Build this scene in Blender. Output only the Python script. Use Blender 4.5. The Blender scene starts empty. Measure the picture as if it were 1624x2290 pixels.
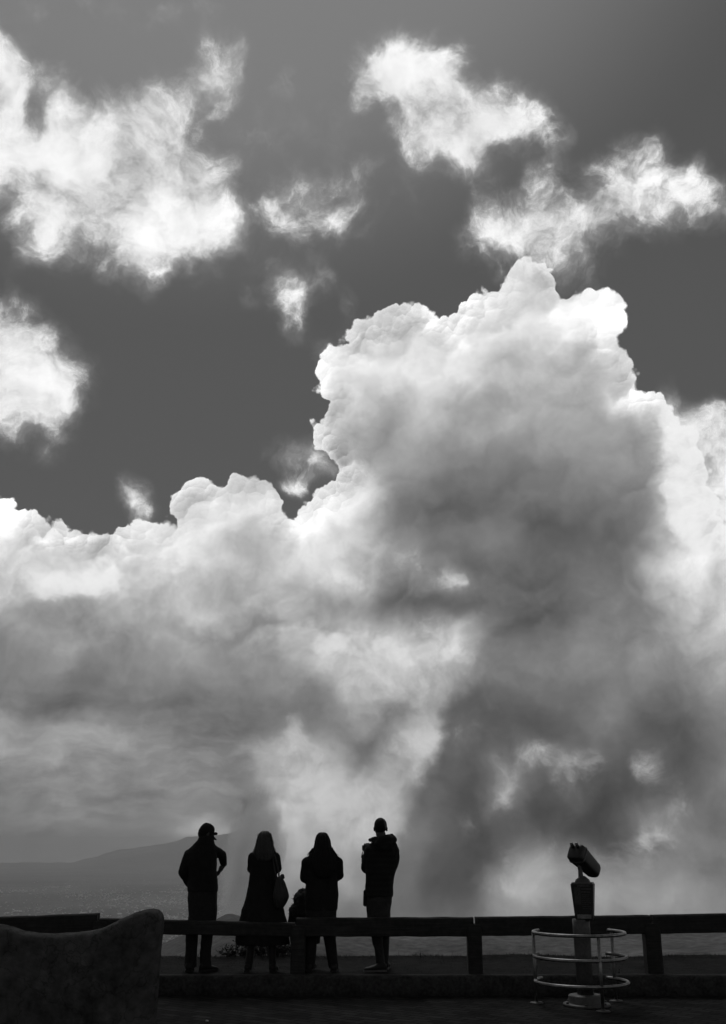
import bpy, bmesh, math, random
from mathutils import Vector, Matrix, noise as mnoise

scene = bpy.context.scene
COL = scene.collection
R = math.radians

# ------------------------------------------------------------------ camera
EYE = Vector((0.0, 0.0, 1.72))
PITCH = R(17.9)
FOCAL, CX, CY = 2300.0, 812.0, 1145.0
cam_data = bpy.data.cameras.new("camera")
cam = bpy.data.objects.new("camera", cam_data)
COL.objects.link(cam)
cam.location = EYE
cam.rotation_euler = (math.pi / 2 + PITCH, 0, 0)
cam_data.sensor_fit = 'VERTICAL'
cam_data.sensor_height = 36.0
cam_data.lens = 36.0 * FOCAL / 2290.0
cam_data.clip_start = 0.05
cam_data.clip_end = 120000.0
scene.camera = cam

def at(px, py, y):
    """World point at forward distance y seen along a sight line (survey of the photograph)."""
    u = (px - CX) / FOCAL
    v = (CY - py) / FOCAL
    fy = math.cos(PITCH) - v * math.sin(PITCH)
    fz = math.sin(PITCH) + v * math.cos(PITCH)
    return Vector((u * y / fy, y, EYE.z + fz * y / fy))

# ------------------------------------------------------------------ render settings
scene.render.engine = 'CYCLES'
scene.view_settings.view_transform = 'Standard'
scene.view_settings.look = 'None'
scene.view_settings.exposure = 0.0
scene.view_settings.gamma = 1.0
scene.cycles.use_denoising = True
scene.cycles.use_adaptive_sampling = True
scene.cycles.adaptive_threshold = 0.02
scene.cycles.adaptive_min_samples = 16
scene.cycles.max_bounces = 8
scene.cycles.volume_bounces = 2
scene.cycles.sample_clamp_indirect = 4.0

SUN_AZ, SUN_EL = -14.0, 58.0        # the sun stands high ahead, veiled by the cloud at upper left

# ------------------------------------------------------------------ sky
# The weather of this sky by direction: for each elevation (degrees) three rows over azimuth -25.5..25.5:
# depth inside the heaped cloud, thickness of the ragged cloud, tone of the cloud (all per cent).
SKY_ROWS = [
 (-9.900, "0 0 0 0 0 0 0 0 0 0 0 0 0 0 0 0 0 0 0 0 0 0 0 0 0 0 0 0 0 0 0 0 4 18 32 46 60 74 88 100 100 100 100 100 100 100 100 100 100 100 100 100 100 100 100 100 100 100 100 100 100 100 100 100 100 100 100 100 100",
  "0 0 0 0 0 0 0 0 0 0 0 0 0 0 0 0 0 0 0 0 0 0 0 0 0 0 0 0 0 0 0 0 0 0 0 0 0 0 0 0 0 0 0 0 0 0 0 0 0 0 0 0 0 0 0 0 0 0 0 0 0 0 0 0 0 0 0 0 0",
  "39 39 39 39 39 39 39 39 39 39 39 39 39 39 39 39 39 39 39 39 39 39 39 39 39 38 37 37 38 39 39 39 39 39 39 39 39 38 37 37 39 42 46 50 50 50 50 51 52 53 54 54 54 54 54 54 54 54 54 54 54 54 54 54 54 53 53 53 53"),
 (-9.150, "0 0 0 0 0 0 0 0 0 0 0 0 0 0 0 0 0 0 0 0 0 0 0 0 0 0 0 0 0 0 0 0 4 18 32 46 60 74 88 100 100 100 100 100 100 100 100 100 100 100 100 100 100 100 100 100 100 100 100 100 100 100 100 100 100 100 100 100 100",
  "0 0 0 0 0 0 0 0 0 0 0 0 0 0 0 0 0 0 0 0 0 0 0 0 0 0 0 0 0 0 0 0 0 0 0 0 0 0 0 0 0 0 0 0 0 0 0 0 0 0 0 0 0 0 0 0 0 0 0 0 0 0 0 0 0 0 0 0 0",
  "39 39 39 39 39 39 39 39 39 39 39 39 39 39 39 39 39 39 39 39 39 39 39 39 39 38 37 37 38 39 39 39 39 39 39 39 39 38 37 37 39 42 46 50 50 50 50 51 52 53 54 54 54 54 54 54 54 54 54 54 54 54 54 54 54 53 53 53 53"),
 (-8.400, "0 0 0 0 0 0 0 0 0 0 0 0 0 0 0 0 0 0 0 0 0 0 0 0 0 0 0 0 0 0 0 0 4 18 32 46 59 73 87 100 100 100 100 100 100 100 100 100 100 100 100 100 100 100 100 100 100 100 100 100 100 100 100 100 100 100 100 100 100",
  "0 0 0 0 0 0 0 0 0 0 0 0 0 0 0 0 0 0 0 0 0 0 0 0 0 0 0 0 0 0 0 0 0 0 0 0 0 0 0 0 0 0 0 0 0 0 0 0 0 0 0 0 0 0 0 0 0 0 0 0 0 0 0 0 0 0 0 0 0",
  "39 39 39 39 39 39 39 39 39 39 39 39 39 39 39 39 39 39 39 39 39 39 39 39 39 38 37 37 38 39 39 39 39 39 39 39 39 38 37 37 39 42 46 49 50 50 50 51 52 53 54 54 54 54 54 54 54 54 54 54 54 54 54 54 54 53 53 53 53"),
 (-7.650, "0 0 0 0 0 0 0 0 0 0 0 0 0 0 0 0 0 0 0 0 0 0 0 0 0 0 0 0 0 0 0 0 4 18 31 45 59 73 87 99 100 100 100 100 100 100 100 100 100 100 100 100 100 100 100 100 100 100 100 100 100 100 100 100 100 100 100 100 100",
  "0 0 0 0 0 0 0 0 0 0 0 0 0 0 0 0 0 0 0 0 0 0 0 0 0 0 0 0 0 0 0 0 0 0 0 0 0 0 0 0 0 0 0 0 0 0 0 0 0 0 0 0 0 0 0 0 0 0 0 0 0 0 0 0 0 0 0 0 0",
  "39 39 39 39 39 39 39 39 39 39 39 39 39 39 39 39 39 39 39 39 39 39 39 39 39 38 36 37 38 39 39 39 39 39 39 39 39 38 37 37 39 42 46 49 50 50 50 51 52 53 54 54 54 54 54 54 54 54 54 54 54 54 54 54 54 53 53 53 53"),
 (-6.900, "0 0 0 0 0 0 0 0 0 0 0 0 0 0 0 0 0 0 0 0 0 0 0 0 0 0 0 0 0 0 0 0 4 17 31 45 59 72 86 99 100 100 100 100 100 100 100 100 100 100 100 100 100 100 100 100 100 100 100 100 100 100 100 100 100 100 100 100 100",
  "0 0 0 0 0 0 0 0 0 0 0 0 0 0 0 0 0 0 0 0 0 0 0 0 0 0 0 0 0 0 0 0 0 0 0 0 0 0 0 0 0 0 0 0 0 0 0 0 0 0 0 0 0 0 0 0 0 0 0 0 0 0 0 0 0 0 0 0 0",
  "39 39 39 39 39 39 39 39 39 39 39 39 39 39 39 39 39 39 39 39 39 39 39 39 39 37 36 36 38 39 39 39 39 39 39 39 39 38 37 37 39 41 45 49 50 50 50 51 52 53 54 54 54 54 54 54 54 54 54 54 54 54 54 54 54 53 53 53 53"),
 (-6.150, "0 0 0 0 0 0 0 0 0 0 0 0 0 0 0 0 0 0 0 0 0 0 0 0 0 0 0 0 0 0 0 0 4 17 31 45 58 72 86 99 100 100 100 100 100 100 100 100 100 100 100 100 100 100 100 100 100 100 100 100 100 100 100 100 100 100 100 100 100",
  "0 0 0 0 0 0 0 0 0 0 0 0 0 0 0 0 0 0 0 0 0 0 0 0 0 0 0 0 0 0 0 0 0 0 0 0 0 0 0 0 0 0 0 0 0 0 0 0 0 0 0 0 0 0 0 0 0 0 0 0 0 0 0 0 0 0 0 0 0",
  "39 39 39 39 39 39 39 39 39 39 39 39 39 39 39 39 39 39 39 39 39 39 39 39 39 37 36 36 38 39 39 39 39 39 39 39 39 38 37 37 39 41 45 49 50 50 50 51 52 53 54 54 54 54 54 54 54 54 54 54 54 54 54 54 54 53 53 53 53"),
 (-5.400, "0 0 0 0 0 0 0 0 0 0 0 0 0 0 0 0 0 0 0 0 0 0 0 0 0 0 0 0 0 0 0 0 3 17 31 44 58 71 85 98 100 100 100 100 100 100 100 100 100 100 100 100 100 100 100 100 100 100 100 100 100 100 100 100 100 100 100 100 100",
  "0 0 0 0 0 0 0 0 0 0 0 0 0 0 0 0 0 0 0 0 0 0 0 0 0 0 0 0 0 0 0 0 0 0 0 0 0 0 0 0 0 0 0 0 0 0 0 0 0 0 0 0 0 0 0 0 0 0 0 0 0 0 0 0 0 0 0 0 0",
  "38 38 38 38 38 38 38 38 38 38 38 38 38 38 38 38 38 38 38 38 38 38 38 39 38 37 36 36 38 39 39 38 38 38 39 39 39 38 37 37 39 41 45 49 50 50 50 51 52 53 54 54 54 54 54 54 54 54 54 54 54 54 54 54 54 54 54 53 53"),
 (-4.650, "0 0 0 0 0 0 0 0 0 0 0 0 0 0 0 0 0 0 0 0 0 0 0 0 0 0 0 0 0 0 0 0 3 17 30 44 57 71 85 98 100 100 100 100 100 100 100 100 100 100 100 100 100 100 100 100 100 100 100 100 100 100 100 100 100 100 100 100 100",
  "0 0 0 0 0 0 0 0 0 0 0 0 0 0 0 0 0 0 0 0 0 0 0 0 0 0 0 0 0 0 0 0 0 0 0 0 0 0 0 0 1 0 0 0 1 1 1 1 1 1 1 1 0 0 0 0 0 0 0 0 0 0 0 0 0 0 0 0 0",
  "39 39 39 39 39 39 39 39 39 39 39 39 39 39 39 39 39 39 39 39 39 39 39 40 39 37 35 36 38 39 40 40 40 40 40 39 39 37 36 36 38 41 45 49 50 50 49 50 51 52 53 53 53 53 53 53 53 53 53 53 53 53 53 53 53 53 53 53 53"),
 (-3.900, "0 0 0 0 0 0 0 0 0 0 0 0 0 0 0 0 0 0 0 0 0 0 0 0 0 0 0 0 0 0 0 0 3 17 30 44 57 71 84 98 100 100 100 100 100 100 100 100 100 100 100 100 100 100 100 100 100 100 100 100 100 100 100 100 100 100 100 100 100",
  "0 0 0 0 0 0 0 0 0 0 0 0 0 0 0 0 0 0 0 0 0 0 0 0 0 0 0 0 0 0 0 0 0 0 0 0 0 0 0 1 3 6 6 3 1 4 4 3 2 4 4 3 2 1 0 0 0 0 0 0 0 0 0 0 0 0 0 0 0",
  "40 40 40 40 40 40 40 40 40 40 40 41 41 41 41 41 41 41 41 41 41 41 41 41 40 37 35 35 38 40 42 42 42 42 41 40 39 37 34 35 37 40 44 48 50 49 48 49 50 51 52 52 52 52 52 52 52 52 52 52 52 52 52 52 52 52 53 53 53"),
 (-3.150, "0 0 0 0 0 0 0 0 0 0 0 0 0 0 0 0 0 0 0 0 0 0 0 0 0 0 0 0 0 0 0 0 3 16 29 43 56 69 83 96 100 100 100 100 100 100 100 100 100 100 100 100 100 100 100 100 100 100 100 100 100 100 100 100 100 100 100 100 100",
  "0 0 0 0 0 0 0 0 0 0 0 0 0 0 0 0 0 0 0 0 0 0 0 0 0 0 0 0 0 0 0 0 0 0 0 0 0 0 0 0 3 11 23 24 13 11 11 8 7 11 12 11 8 4 2 1 0 0 0 0 0 0 0 0 0 0 0 0 0",
  "41 41 42 42 42 42 42 42 42 42 42 42 42 42 42 42 42 42 42 42 42 42 42 43 42 38 35 37 41 44 47 48 47 46 45 42 39 36 32 31 33 36 43 50 53 53 52 52 52 53 54 54 53 53 53 53 53 52 52 52 52 52 52 52 52 52 52 52 52"),
 (-2.400, "0 0 0 0 0 0 0 0 0 0 0 0 0 0 0 0 0 0 0 0 0 0 0 0 0 0 0 0 0 0 0 0 1 15 28 41 54 68 81 94 100 100 100 100 100 100 100 100 100 100 100 100 100 100 100 100 100 100 100 100 100 100 100 100 100 100 100 100 100",
  "0 0 0 0 0 0 0 0 0 0 0 0 0 0 0 0 0 0 0 0 0 0 0 0 0 0 0 0 0 0 0 0 0 0 0 0 0 0 0 0 1 5 19 37 38 23 25 19 13 20 24 22 16 9 3 1 0 0 0 0 0 0 0 0 0 0 0 0 0",
  "44 44 44 44 44 44 44 44 44 44 44 44 44 44 44 44 44 44 44 44 44 44 44 44 43 40 37 41 49 55 57 57 56 54 51 47 42 36 30 27 26 29 39 51 59 62 62 60 58 57 59 60 58 57 57 57 57 55 55 55 55 54 54 54 54 54 54 54 54"),
 (-1.650, "0 0 0 0 0 0 0 0 0 0 0 0 0 0 0 0 0 0 0 0 0 0 0 0 0 0 0 0 0 0 0 0 0 13 27 40 53 66 80 93 100 100 100 100 100 100 100 100 100 100 100 100 100 100 100 100 100 100 100 100 100 100 100 100 100 100 100 100 100",
  "0 0 0 0 0 0 0 0 0 0 0 0 0 0 0 0 0 0 0 0 0 0 0 0 0 0 0 0 0 0 0 0 0 0 0 0 0 0 0 0 0 0 2 11 22 36 38 30 18 25 30 29 21 10 8 4 1 0 0 0 0 0 0 0 0 0 0 0 0",
  "45 45 45 45 45 45 45 45 45 45 45 45 45 45 45 44 44 45 45 46 46 46 46 47 46 41 39 50 64 67 64 62 61 59 56 51 46 39 32 28 27 29 35 44 53 62 65 61 56 54 54 54 55 55 54 53 52 52 51 51 51 51 51 51 52 52 52 52 52"),
 (-0.900, "0 0 0 0 0 0 0 0 0 0 0 0 0 0 0 0 0 0 0 0 0 0 0 0 0 0 0 0 0 0 0 0 0 12 25 38 50 63 76 89 100 100 100 100 100 100 100 100 100 100 100 100 100 100 100 100 100 100 100 100 100 100 100 100 100 100 100 100 100",
  "0 0 0 0 0 0 0 0 0 0 0 0 0 0 0 0 0 0 0 0 0 1 1 1 0 0 1 2 3 6 7 7 5 3 2 1 0 0 0 0 1 2 5 12 26 39 42 31 16 21 25 22 17 20 22 13 4 1 0 0 0 0 0 0 0 0 0 0 0",
  "43 43 43 43 43 43 43 43 43 43 43 43 43 43 43 43 43 43 42 42 43 44 45 47 46 42 43 58 76 76 71 68 66 64 60 56 50 43 34 29 28 29 31 36 43 57 66 64 57 53 51 50 52 55 54 49 47 47 47 47 47 47 47 47 47 47 47 47 47"),
 (-0.150, "0 0 0 0 0 0 0 0 0 0 0 0 0 0 0 0 0 0 0 0 0 0 0 0 0 0 0 0 0 0 0 0 0 9 21 34 48 61 73 86 98 100 100 100 100 100 100 100 100 100 100 100 100 100 100 100 100 100 100 100 100 100 100 100 100 100 100 100 100",
  "0 0 0 0 0 0 0 0 0 0 0 0 0 0 0 0 2 7 10 6 0 0 0 0 0 1 2 4 16 26 33 33 26 15 5 3 2 1 0 0 0 0 0 9 21 31 34 39 29 12 14 24 33 30 39 27 10 2 0 0 0 0 0 0 0 0 0 0 0",
  "43 43 43 43 43 43 43 43 43 43 43 43 44 44 44 43 43 46 56 61 61 64 61 60 58 53 53 70 93 89 81 77 74 72 68 63 56 47 36 29 28 29 31 35 39 46 51 49 44 41 39 38 37 38 41 45 49 49 48 48 48 48 48 48 48 48 48 48 48"),
 (0.600, "0 0 0 0 0 0 0 0 0 0 0 0 0 0 0 0 0 0 0 0 0 0 0 0 0 0 0 0 0 0 0 0 0 6 19 31 43 56 68 80 92 100 100 100 100 100 100 100 100 100 100 100 100 100 100 100 100 100 100 100 100 100 100 100 100 100 100 100 100",
  "0 0 0 0 0 0 0 0 0 0 0 1 1 1 1 0 0 0 0 4 20 37 35 17 4 1 5 23 14 33 43 40 27 17 16 11 5 2 1 3 10 18 18 9 8 18 20 17 13 4 6 11 13 26 42 36 15 3 0 0 0 0 0 0 0 0 0 0 0",
  "49 49 49 49 49 49 49 49 49 49 49 49 49 49 49 49 49 48 46 48 55 64 80 99 95 64 50 76 93 100 90 83 81 80 77 72 65 53 38 29 28 29 31 34 35 35 35 34 33 33 34 36 39 45 49 48 47 45 42 41 41 41 41 41 41 41 41 41 41"),
 (1.350, "0 0 0 0 0 0 0 0 0 0 0 0 0 0 0 0 0 0 0 0 0 0 0 0 0 0 0 0 0 0 0 0 0 1 14 26 38 50 62 74 85 98 100 100 100 100 100 100 100 100 100 100 100 100 100 100 100 100 100 100 100 100 100 100 100 100 100 100 100",
  "0 0 0 0 0 0 0 0 0 0 0 0 0 0 0 0 0 0 0 1 0 0 0 0 0 1 14 54 38 17 17 28 38 37 23 11 7 3 1 6 19 36 37 19 22 6 9 8 3 2 1 1 3 16 30 28 19 8 1 0 0 0 0 0 0 0 0 0 0",
  "49 49 49 49 49 49 49 48 48 48 48 48 48 48 48 48 48 48 47 47 46 46 44 42 42 45 37 63 77 84 86 85 84 82 79 76 69 57 40 29 29 34 34 35 36 33 30 30 31 33 34 37 42 49 54 52 45 42 39 39 39 39 39 39 39 39 39 39 39"),
 (2.100, "0 0 0 0 0 0 0 0 0 0 0 0 0 0 0 0 0 0 0 0 0 0 0 0 0 0 0 0 0 0 0 0 0 0 9 21 32 44 56 67 79 90 100 100 100 100 100 100 100 100 100 100 100 100 100 100 100 100 100 100 100 100 100 100 100 100 100 100 100",
  "0 0 0 0 0 0 0 0 0 1 4 17 36 42 27 10 2 0 0 1 1 2 4 6 4 1 11 39 59 31 34 48 49 39 43 32 5 1 0 0 0 0 0 24 39 17 2 0 2 2 0 0 1 5 12 28 47 20 2 0 0 0 0 0 0 0 0 0 0",
  "51 51 51 51 51 51 51 51 51 51 51 50 51 54 54 51 50 49 49 49 48 48 49 51 51 50 35 65 78 85 84 82 80 79 76 74 68 56 40 29 27 28 34 43 47 41 35 34 36 37 36 36 38 41 43 45 44 41 43 43 43 43 43 43 43 43 44 44 44"),
 (2.850, "0 0 0 0 0 0 0 0 0 0 0 0 0 0 0 0 0 0 0 0 0 0 0 0 0 0 0 0 0 0 0 0 0 0 2 14 26 38 49 61 72 85 98 100 100 100 100 100 100 100 100 100 100 100 100 100 100 100 100 100 100 100 100 100 100 100 100 100 100",
  "0 0 0 0 0 0 0 0 0 0 0 0 0 0 0 0 0 0 0 0 1 0 0 1 1 1 9 34 45 34 40 30 30 23 24 17 3 11 14 1 0 1 3 27 51 27 4 12 29 24 5 6 3 6 11 12 28 14 2 0 0 0 0 0 0 0 0 0 0",
  "53 53 53 53 52 52 52 52 52 52 52 52 53 53 52 52 51 50 51 50 49 48 48 49 50 52 50 67 79 84 83 81 77 73 70 70 67 57 42 31 28 29 35 47 58 48 39 37 39 40 39 37 37 37 37 37 38 40 45 46 46 46 46 46 46 46 46 46 46"),
 (3.600, "0 0 0 0 0 0 0 0 0 0 0 0 0 0 0 0 0 0 0 0 0 0 0 0 0 0 0 0 0 0 0 0 0 0 0 9 20 31 43 55 68 80 91 100 100 100 100 100 100 100 100 100 100 100 100 100 100 100 100 100 100 100 100 100 100 100 100 100 100",
  "0 0 0 0 0 0 0 0 0 0 0 0 0 0 1 0 0 0 0 0 0 0 0 0 1 2 5 13 28 55 60 46 22 6 0 0 0 19 43 10 0 0 10 15 51 34 2 3 29 25 38 30 13 20 46 17 3 2 0 0 0 0 0 0 0 0 0 0 0",
  "52 52 52 52 52 52 52 52 52 52 53 54 53 53 52 52 51 51 50 50 49 49 49 49 50 52 56 67 79 83 79 75 72 67 63 66 67 60 50 41 35 31 35 43 54 47 39 38 41 42 41 40 39 39 42 36 35 39 44 46 46 46 46 46 46 46 46 46 46"),
 (4.350, "0 0 0 0 0 0 0 0 0 0 0 0 0 0 0 0 0 0 0 0 0 0 0 0 0 0 0 0 0 0 0 0 0 0 0 2 14 26 39 51 62 72 84 96 100 100 100 100 100 100 100 100 100 100 100 100 100 100 100 100 100 100 100 100 100 100 100 100 100",
  "0 0 0 0 0 0 0 0 3 11 16 28 31 4 0 0 0 0 2 14 22 8 0 0 0 0 0 10 33 41 44 32 16 7 8 4 0 0 30 11 0 0 15 39 37 32 46 49 31 44 49 30 10 16 44 21 1 0 0 0 0 0 0 0 0 0 0 0 0",
  "50 50 50 50 50 50 50 50 50 52 55 56 56 51 50 51 51 50 49 50 53 52 50 50 51 52 56 65 76 78 73 68 65 59 49 56 65 64 58 51 42 35 33 37 42 42 43 45 47 51 50 46 42 39 39 35 34 38 44 46 46 46 46 46 46 46 46 46 46"),
 (5.100, "0 0 0 0 0 0 0 0 0 0 0 0 0 0 0 0 0 0 0 0 0 0 0 0 0 0 0 0 0 0 0 0 0 0 0 0 10 22 33 43 55 67 79 91 100 100 100 100 100 100 100 100 100 100 100 100 100 100 100 100 100 100 100 100 100 100 100 100 100",
  "0 0 0 0 0 0 0 0 0 0 0 3 3 0 0 2 10 3 0 0 0 0 3 6 20 39 44 28 43 25 18 12 6 3 12 29 47 52 32 22 12 26 22 3 21 22 19 22 16 18 15 7 2 4 11 7 1 0 0 0 0 0 0 0 0 0 0 0 0",
  "58 57 57 57 56 56 56 55 55 55 56 56 55 54 54 55 57 56 55 54 54 53 51 50 50 51 55 63 71 76 66 61 58 53 45 47 55 63 68 66 54 41 35 33 34 35 36 38 40 42 44 46 45 41 38 37 37 39 44 47 47 47 47 47 47 47 47 47 47"),
 (5.850, "0 0 0 0 0 0 0 0 0 0 0 0 0 0 0 0 0 0 0 0 0 0 0 0 0 0 0 0 0 0 0 0 0 0 0 0 2 13 24 37 49 61 74 89 98 100 100 100 100 100 100 100 100 100 100 100 100 100 100 100 100 100 100 100 100 100 100 100 100",
  "0 0 0 0 0 0 0 0 0 0 0 0 0 0 0 0 0 0 0 0 1 0 0 0 0 0 0 0 17 41 4 3 1 0 0 0 0 16 48 50 23 47 47 17 9 12 1 0 0 1 0 0 0 0 0 0 0 0 0 0 0 0 0 0 0 0 0 0 0",
  "54 55 56 57 57 58 59 59 59 59 60 61 61 61 60 60 58 54 51 49 47 45 44 43 43 44 46 49 53 60 54 54 54 55 54 53 56 64 73 74 66 50 41 35 33 32 33 34 35 37 41 44 45 42 39 37 37 40 45 49 49 49 49 49 49 49 49 49 49"),
 (6.600, "0 0 0 0 0 0 0 0 0 0 0 0 0 0 0 0 0 0 0 0 0 0 0 0 0 0 0 0 0 0 0 0 0 0 0 0 2 15 27 39 52 65 74 79 85 96 100 100 100 100 100 100 100 100 100 100 100 100 100 100 100 100 100 100 100 100 100 100 100",
  "0 0 0 0 0 0 0 0 0 0 0 0 0 0 0 0 4 12 8 1 0 0 0 0 1 1 1 1 2 47 1 0 0 1 4 7 7 2 9 12 6 13 14 5 3 5 3 1 0 0 0 0 0 0 0 0 0 0 0 0 0 0 0 0 0 0 0 0 0",
  "43 43 43 43 43 43 43 43 44 44 44 44 43 42 42 42 42 41 41 40 39 38 39 39 40 41 42 42 42 44 47 51 53 56 58 61 63 66 68 64 53 39 33 33 34 34 34 35 36 38 42 45 46 42 39 40 44 47 49 51 51 51 52 52 52 52 52 52 53"),
 (7.350, "0 0 0 0 0 0 0 0 0 0 0 0 0 0 0 0 0 0 0 0 0 0 0 0 0 0 0 0 0 0 0 0 0 0 0 0 4 16 29 42 49 54 60 66 76 88 100 100 100 100 100 100 100 100 100 100 100 100 100 100 100 100 100 100 100 100 100 100 100",
  "0 0 0 0 0 0 0 0 0 0 0 0 0 0 0 0 0 0 0 0 0 0 0 0 0 0 0 0 0 0 0 0 1 5 13 21 22 23 17 5 0 0 0 0 1 2 1 0 0 0 0 0 0 0 0 0 0 0 0 0 0 0 0 0 0 0 0 0 0",
  "43 43 43 43 43 43 43 43 43 44 44 45 46 47 46 45 44 44 44 44 43 42 42 43 43 44 45 45 47 48 50 53 56 61 64 67 69 70 71 56 55 46 39 37 36 36 36 37 37 38 40 43 44 42 41 42 45 48 52 56 56 56 57 57 57 57 58 58 58"),
 (8.100, "0 0 0 0 0 0 0 0 0 0 0 0 0 0 0 0 0 0 0 0 0 0 0 0 0 0 0 0 0 0 0 0 0 0 0 0 0 12 22 30 36 43 48 60 72 84 96 100 100 100 100 100 100 100 100 100 100 100 100 100 100 100 100 100 100 100 100 100 100",
  "0 0 0 0 0 0 0 0 0 0 0 0 0 0 0 0 0 0 0 0 0 0 0 0 0 0 0 0 0 0 0 0 2 10 26 43 45 40 55 38 15 1 1 1 0 0 0 0 0 0 0 0 0 0 0 0 0 0 0 0 0 0 0 0 0 0 0 0 0",
  "44 43 43 43 43 43 43 43 43 44 46 48 51 52 52 51 50 50 50 49 48 47 47 47 47 47 47 49 50 51 52 55 62 71 77 80 81 81 78 70 65 58 51 45 40 39 40 40 39 39 39 40 41 42 42 44 46 50 56 61 62 62 62 62 62 63 63 63 63"),
 (8.850, "2 1 1 1 0 0 0 0 0 0 0 0 0 0 0 0 0 0 0 0 0 0 0 0 0 0 0 0 0 0 0 0 0 0 0 0 0 3 13 19 25 30 43 55 67 79 91 100 100 100 100 100 100 100 100 100 100 100 100 100 100 100 100 100 100 100 100 100 100",
  "0 0 0 0 0 0 0 0 0 1 4 10 17 17 10 3 1 0 0 0 0 0 0 0 0 0 0 0 0 0 1 2 2 9 29 50 52 32 24 23 10 15 20 5 0 0 0 0 0 0 0 0 0 0 0 0 0 0 0 0 0 0 0 0 0 0 0 0 0",
  "47 46 46 46 46 45 45 45 45 47 49 52 55 57 56 54 54 53 53 52 51 51 51 51 51 50 51 52 54 56 58 61 69 78 84 87 88 86 82 77 71 66 59 50 43 40 41 42 41 40 40 41 42 43 45 47 50 53 59 65 66 66 66 66 67 67 67 67 68"),
 (9.600, "0 0 0 0 0 2 2 3 3 4 3 3 3 3 2 2 2 1 1 1 1 1 1 1 0 0 0 0 0 0 0 0 0 0 0 0 0 0 0 7 14 27 39 51 62 74 86 99 100 100 100 100 100 100 100 100 100 100 100 100 100 100 100 100 100 100 100 100 100",
  "0 0 0 0 0 0 0 0 0 1 7 20 34 35 20 7 1 0 0 0 0 0 0 0 0 0 0 0 0 0 0 0 4 12 20 22 24 16 10 15 22 51 49 9 1 0 0 0 0 0 0 0 0 0 0 0 0 0 0 0 0 0 0 0 0 0 0 0 0",
  "51 50 50 50 49 49 49 49 49 51 55 59 62 63 61 58 57 56 55 54 54 54 54 55 55 56 57 57 58 62 69 76 82 86 90 92 93 91 87 82 78 75 67 55 45 41 42 43 43 44 44 45 46 47 49 51 54 57 63 69 70 70 70 71 71 71 71 72 72"),
 (10.350, "47 31 17 5 0 0 0 0 0 0 0 0 0 0 0 0 0 0 0 0 0 0 0 0 0 0 1 1 2 2 2 2 2 2 2 2 2 2 2 0 12 23 34 46 57 69 81 92 100 100 100 100 100 100 100 100 100 100 100 100 100 100 100 100 100 100 100 100 100",
  "0 0 0 0 0 0 0 0 0 0 2 5 6 3 2 2 0 0 0 0 0 0 0 0 0 0 0 1 1 5 18 42 65 69 57 66 62 51 34 44 48 38 29 5 1 0 0 0 0 0 0 0 0 0 0 0 0 0 0 0 0 0 0 0 0 0 0 0 0",
  "56 56 55 55 54 54 53 53 53 56 60 63 66 67 65 62 60 58 57 57 57 57 58 59 60 61 62 61 62 69 80 90 94 93 93 94 94 92 89 85 85 86 74 59 46 42 42 44 45 46 47 47 48 50 51 54 57 61 66 72 74 74 74 74 75 75 75 75 76"),
 (11.100, "100 100 100 100 100 100 100 100 100 100 95 85 76 67 57 48 40 32 25 18 13 8 4 0 0 0 0 0 0 0 0 0 0 0 0 0 0 0 0 0 0 6 21 36 50 63 76 89 100 100 100 100 100 100 100 100 100 100 100 100 100 100 100 100 100 100 100 100 100",
  "0 0 0 0 0 0 0 0 1 0 0 0 6 22 13 0 0 0 0 0 0 0 0 0 0 0 0 0 8 21 39 52 47 30 47 54 52 42 31 49 50 33 13 5 1 0 0 0 0 0 0 0 0 0 0 0 0 0 0 0 0 0 0 0 0 0 0 0 0",
  "62 61 61 61 60 60 59 59 59 60 62 63 65 65 64 62 61 60 60 60 60 61 61 61 62 63 64 64 66 70 77 83 84 84 83 83 83 81 78 76 78 78 68 56 46 42 42 42 43 44 45 46 47 48 50 53 59 66 71 75 77 77 77 78 78 78 78 79 79"),
 (11.850, "98 97 97 97 96 96 97 98 99 100 100 100 100 100 100 100 100 100 100 100 100 100 100 100 100 100 100 100 100 100 100 100 100 100 100 100 100 100 100 100 100 100 100 100 100 100 100 100 100 100 100 100 100 100 100 100 100 100 100 100 100 100 100 100 100 100 97 95 92",
  "0 0 0 0 0 0 0 0 0 0 0 0 18 21 1 0 0 0 0 0 0 0 0 0 0 0 4 15 4 6 6 3 1 12 16 18 17 13 20 28 27 18 8 2 0 0 0 0 0 0 0 0 0 0 0 0 0 0 0 0 0 0 1 2 0 0 0 0 0",
  "68 67 67 66 66 65 64 64 63 62 62 62 62 62 62 61 62 62 63 64 65 64 63 62 62 63 64 67 69 68 66 64 64 64 63 61 59 58 57 56 56 55 53 49 45 42 41 40 40 40 41 43 44 46 47 52 60 69 75 78 80 80 80 81 81 81 81 82 82"),
 (12.600, "100 100 100 100 100 100 100 100 100 99 99 99 98 98 98 98 97 97 97 97 97 97 97 97 96 96 96 97 97 97 97 97 97 97 97 97 97 97 97 97 97 97 97 98 98 99 99 100 100 100 100 100 100 100 100 100 100 100 100 100 100 99 91 87 85 83 81 79 77",
  "0 0 0 0 0 0 1 22 51 28 43 47 31 15 3 2 1 0 0 0 0 0 0 0 0 0 6 24 26 0 0 0 2 1 2 2 2 2 6 8 8 3 0 0 1 0 0 0 0 0 0 0 0 0 0 0 0 0 0 1 1 0 0 0 0 0 0 0 0",
  "73 73 72 72 71 71 70 70 72 79 82 80 77 74 70 67 66 65 65 67 68 68 65 64 63 64 66 70 73 68 58 51 50 50 49 45 41 41 42 43 43 43 43 44 44 43 40 38 38 39 40 41 43 45 47 51 60 70 76 80 82 82 83 83 83 83 83 83 84"),
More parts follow.
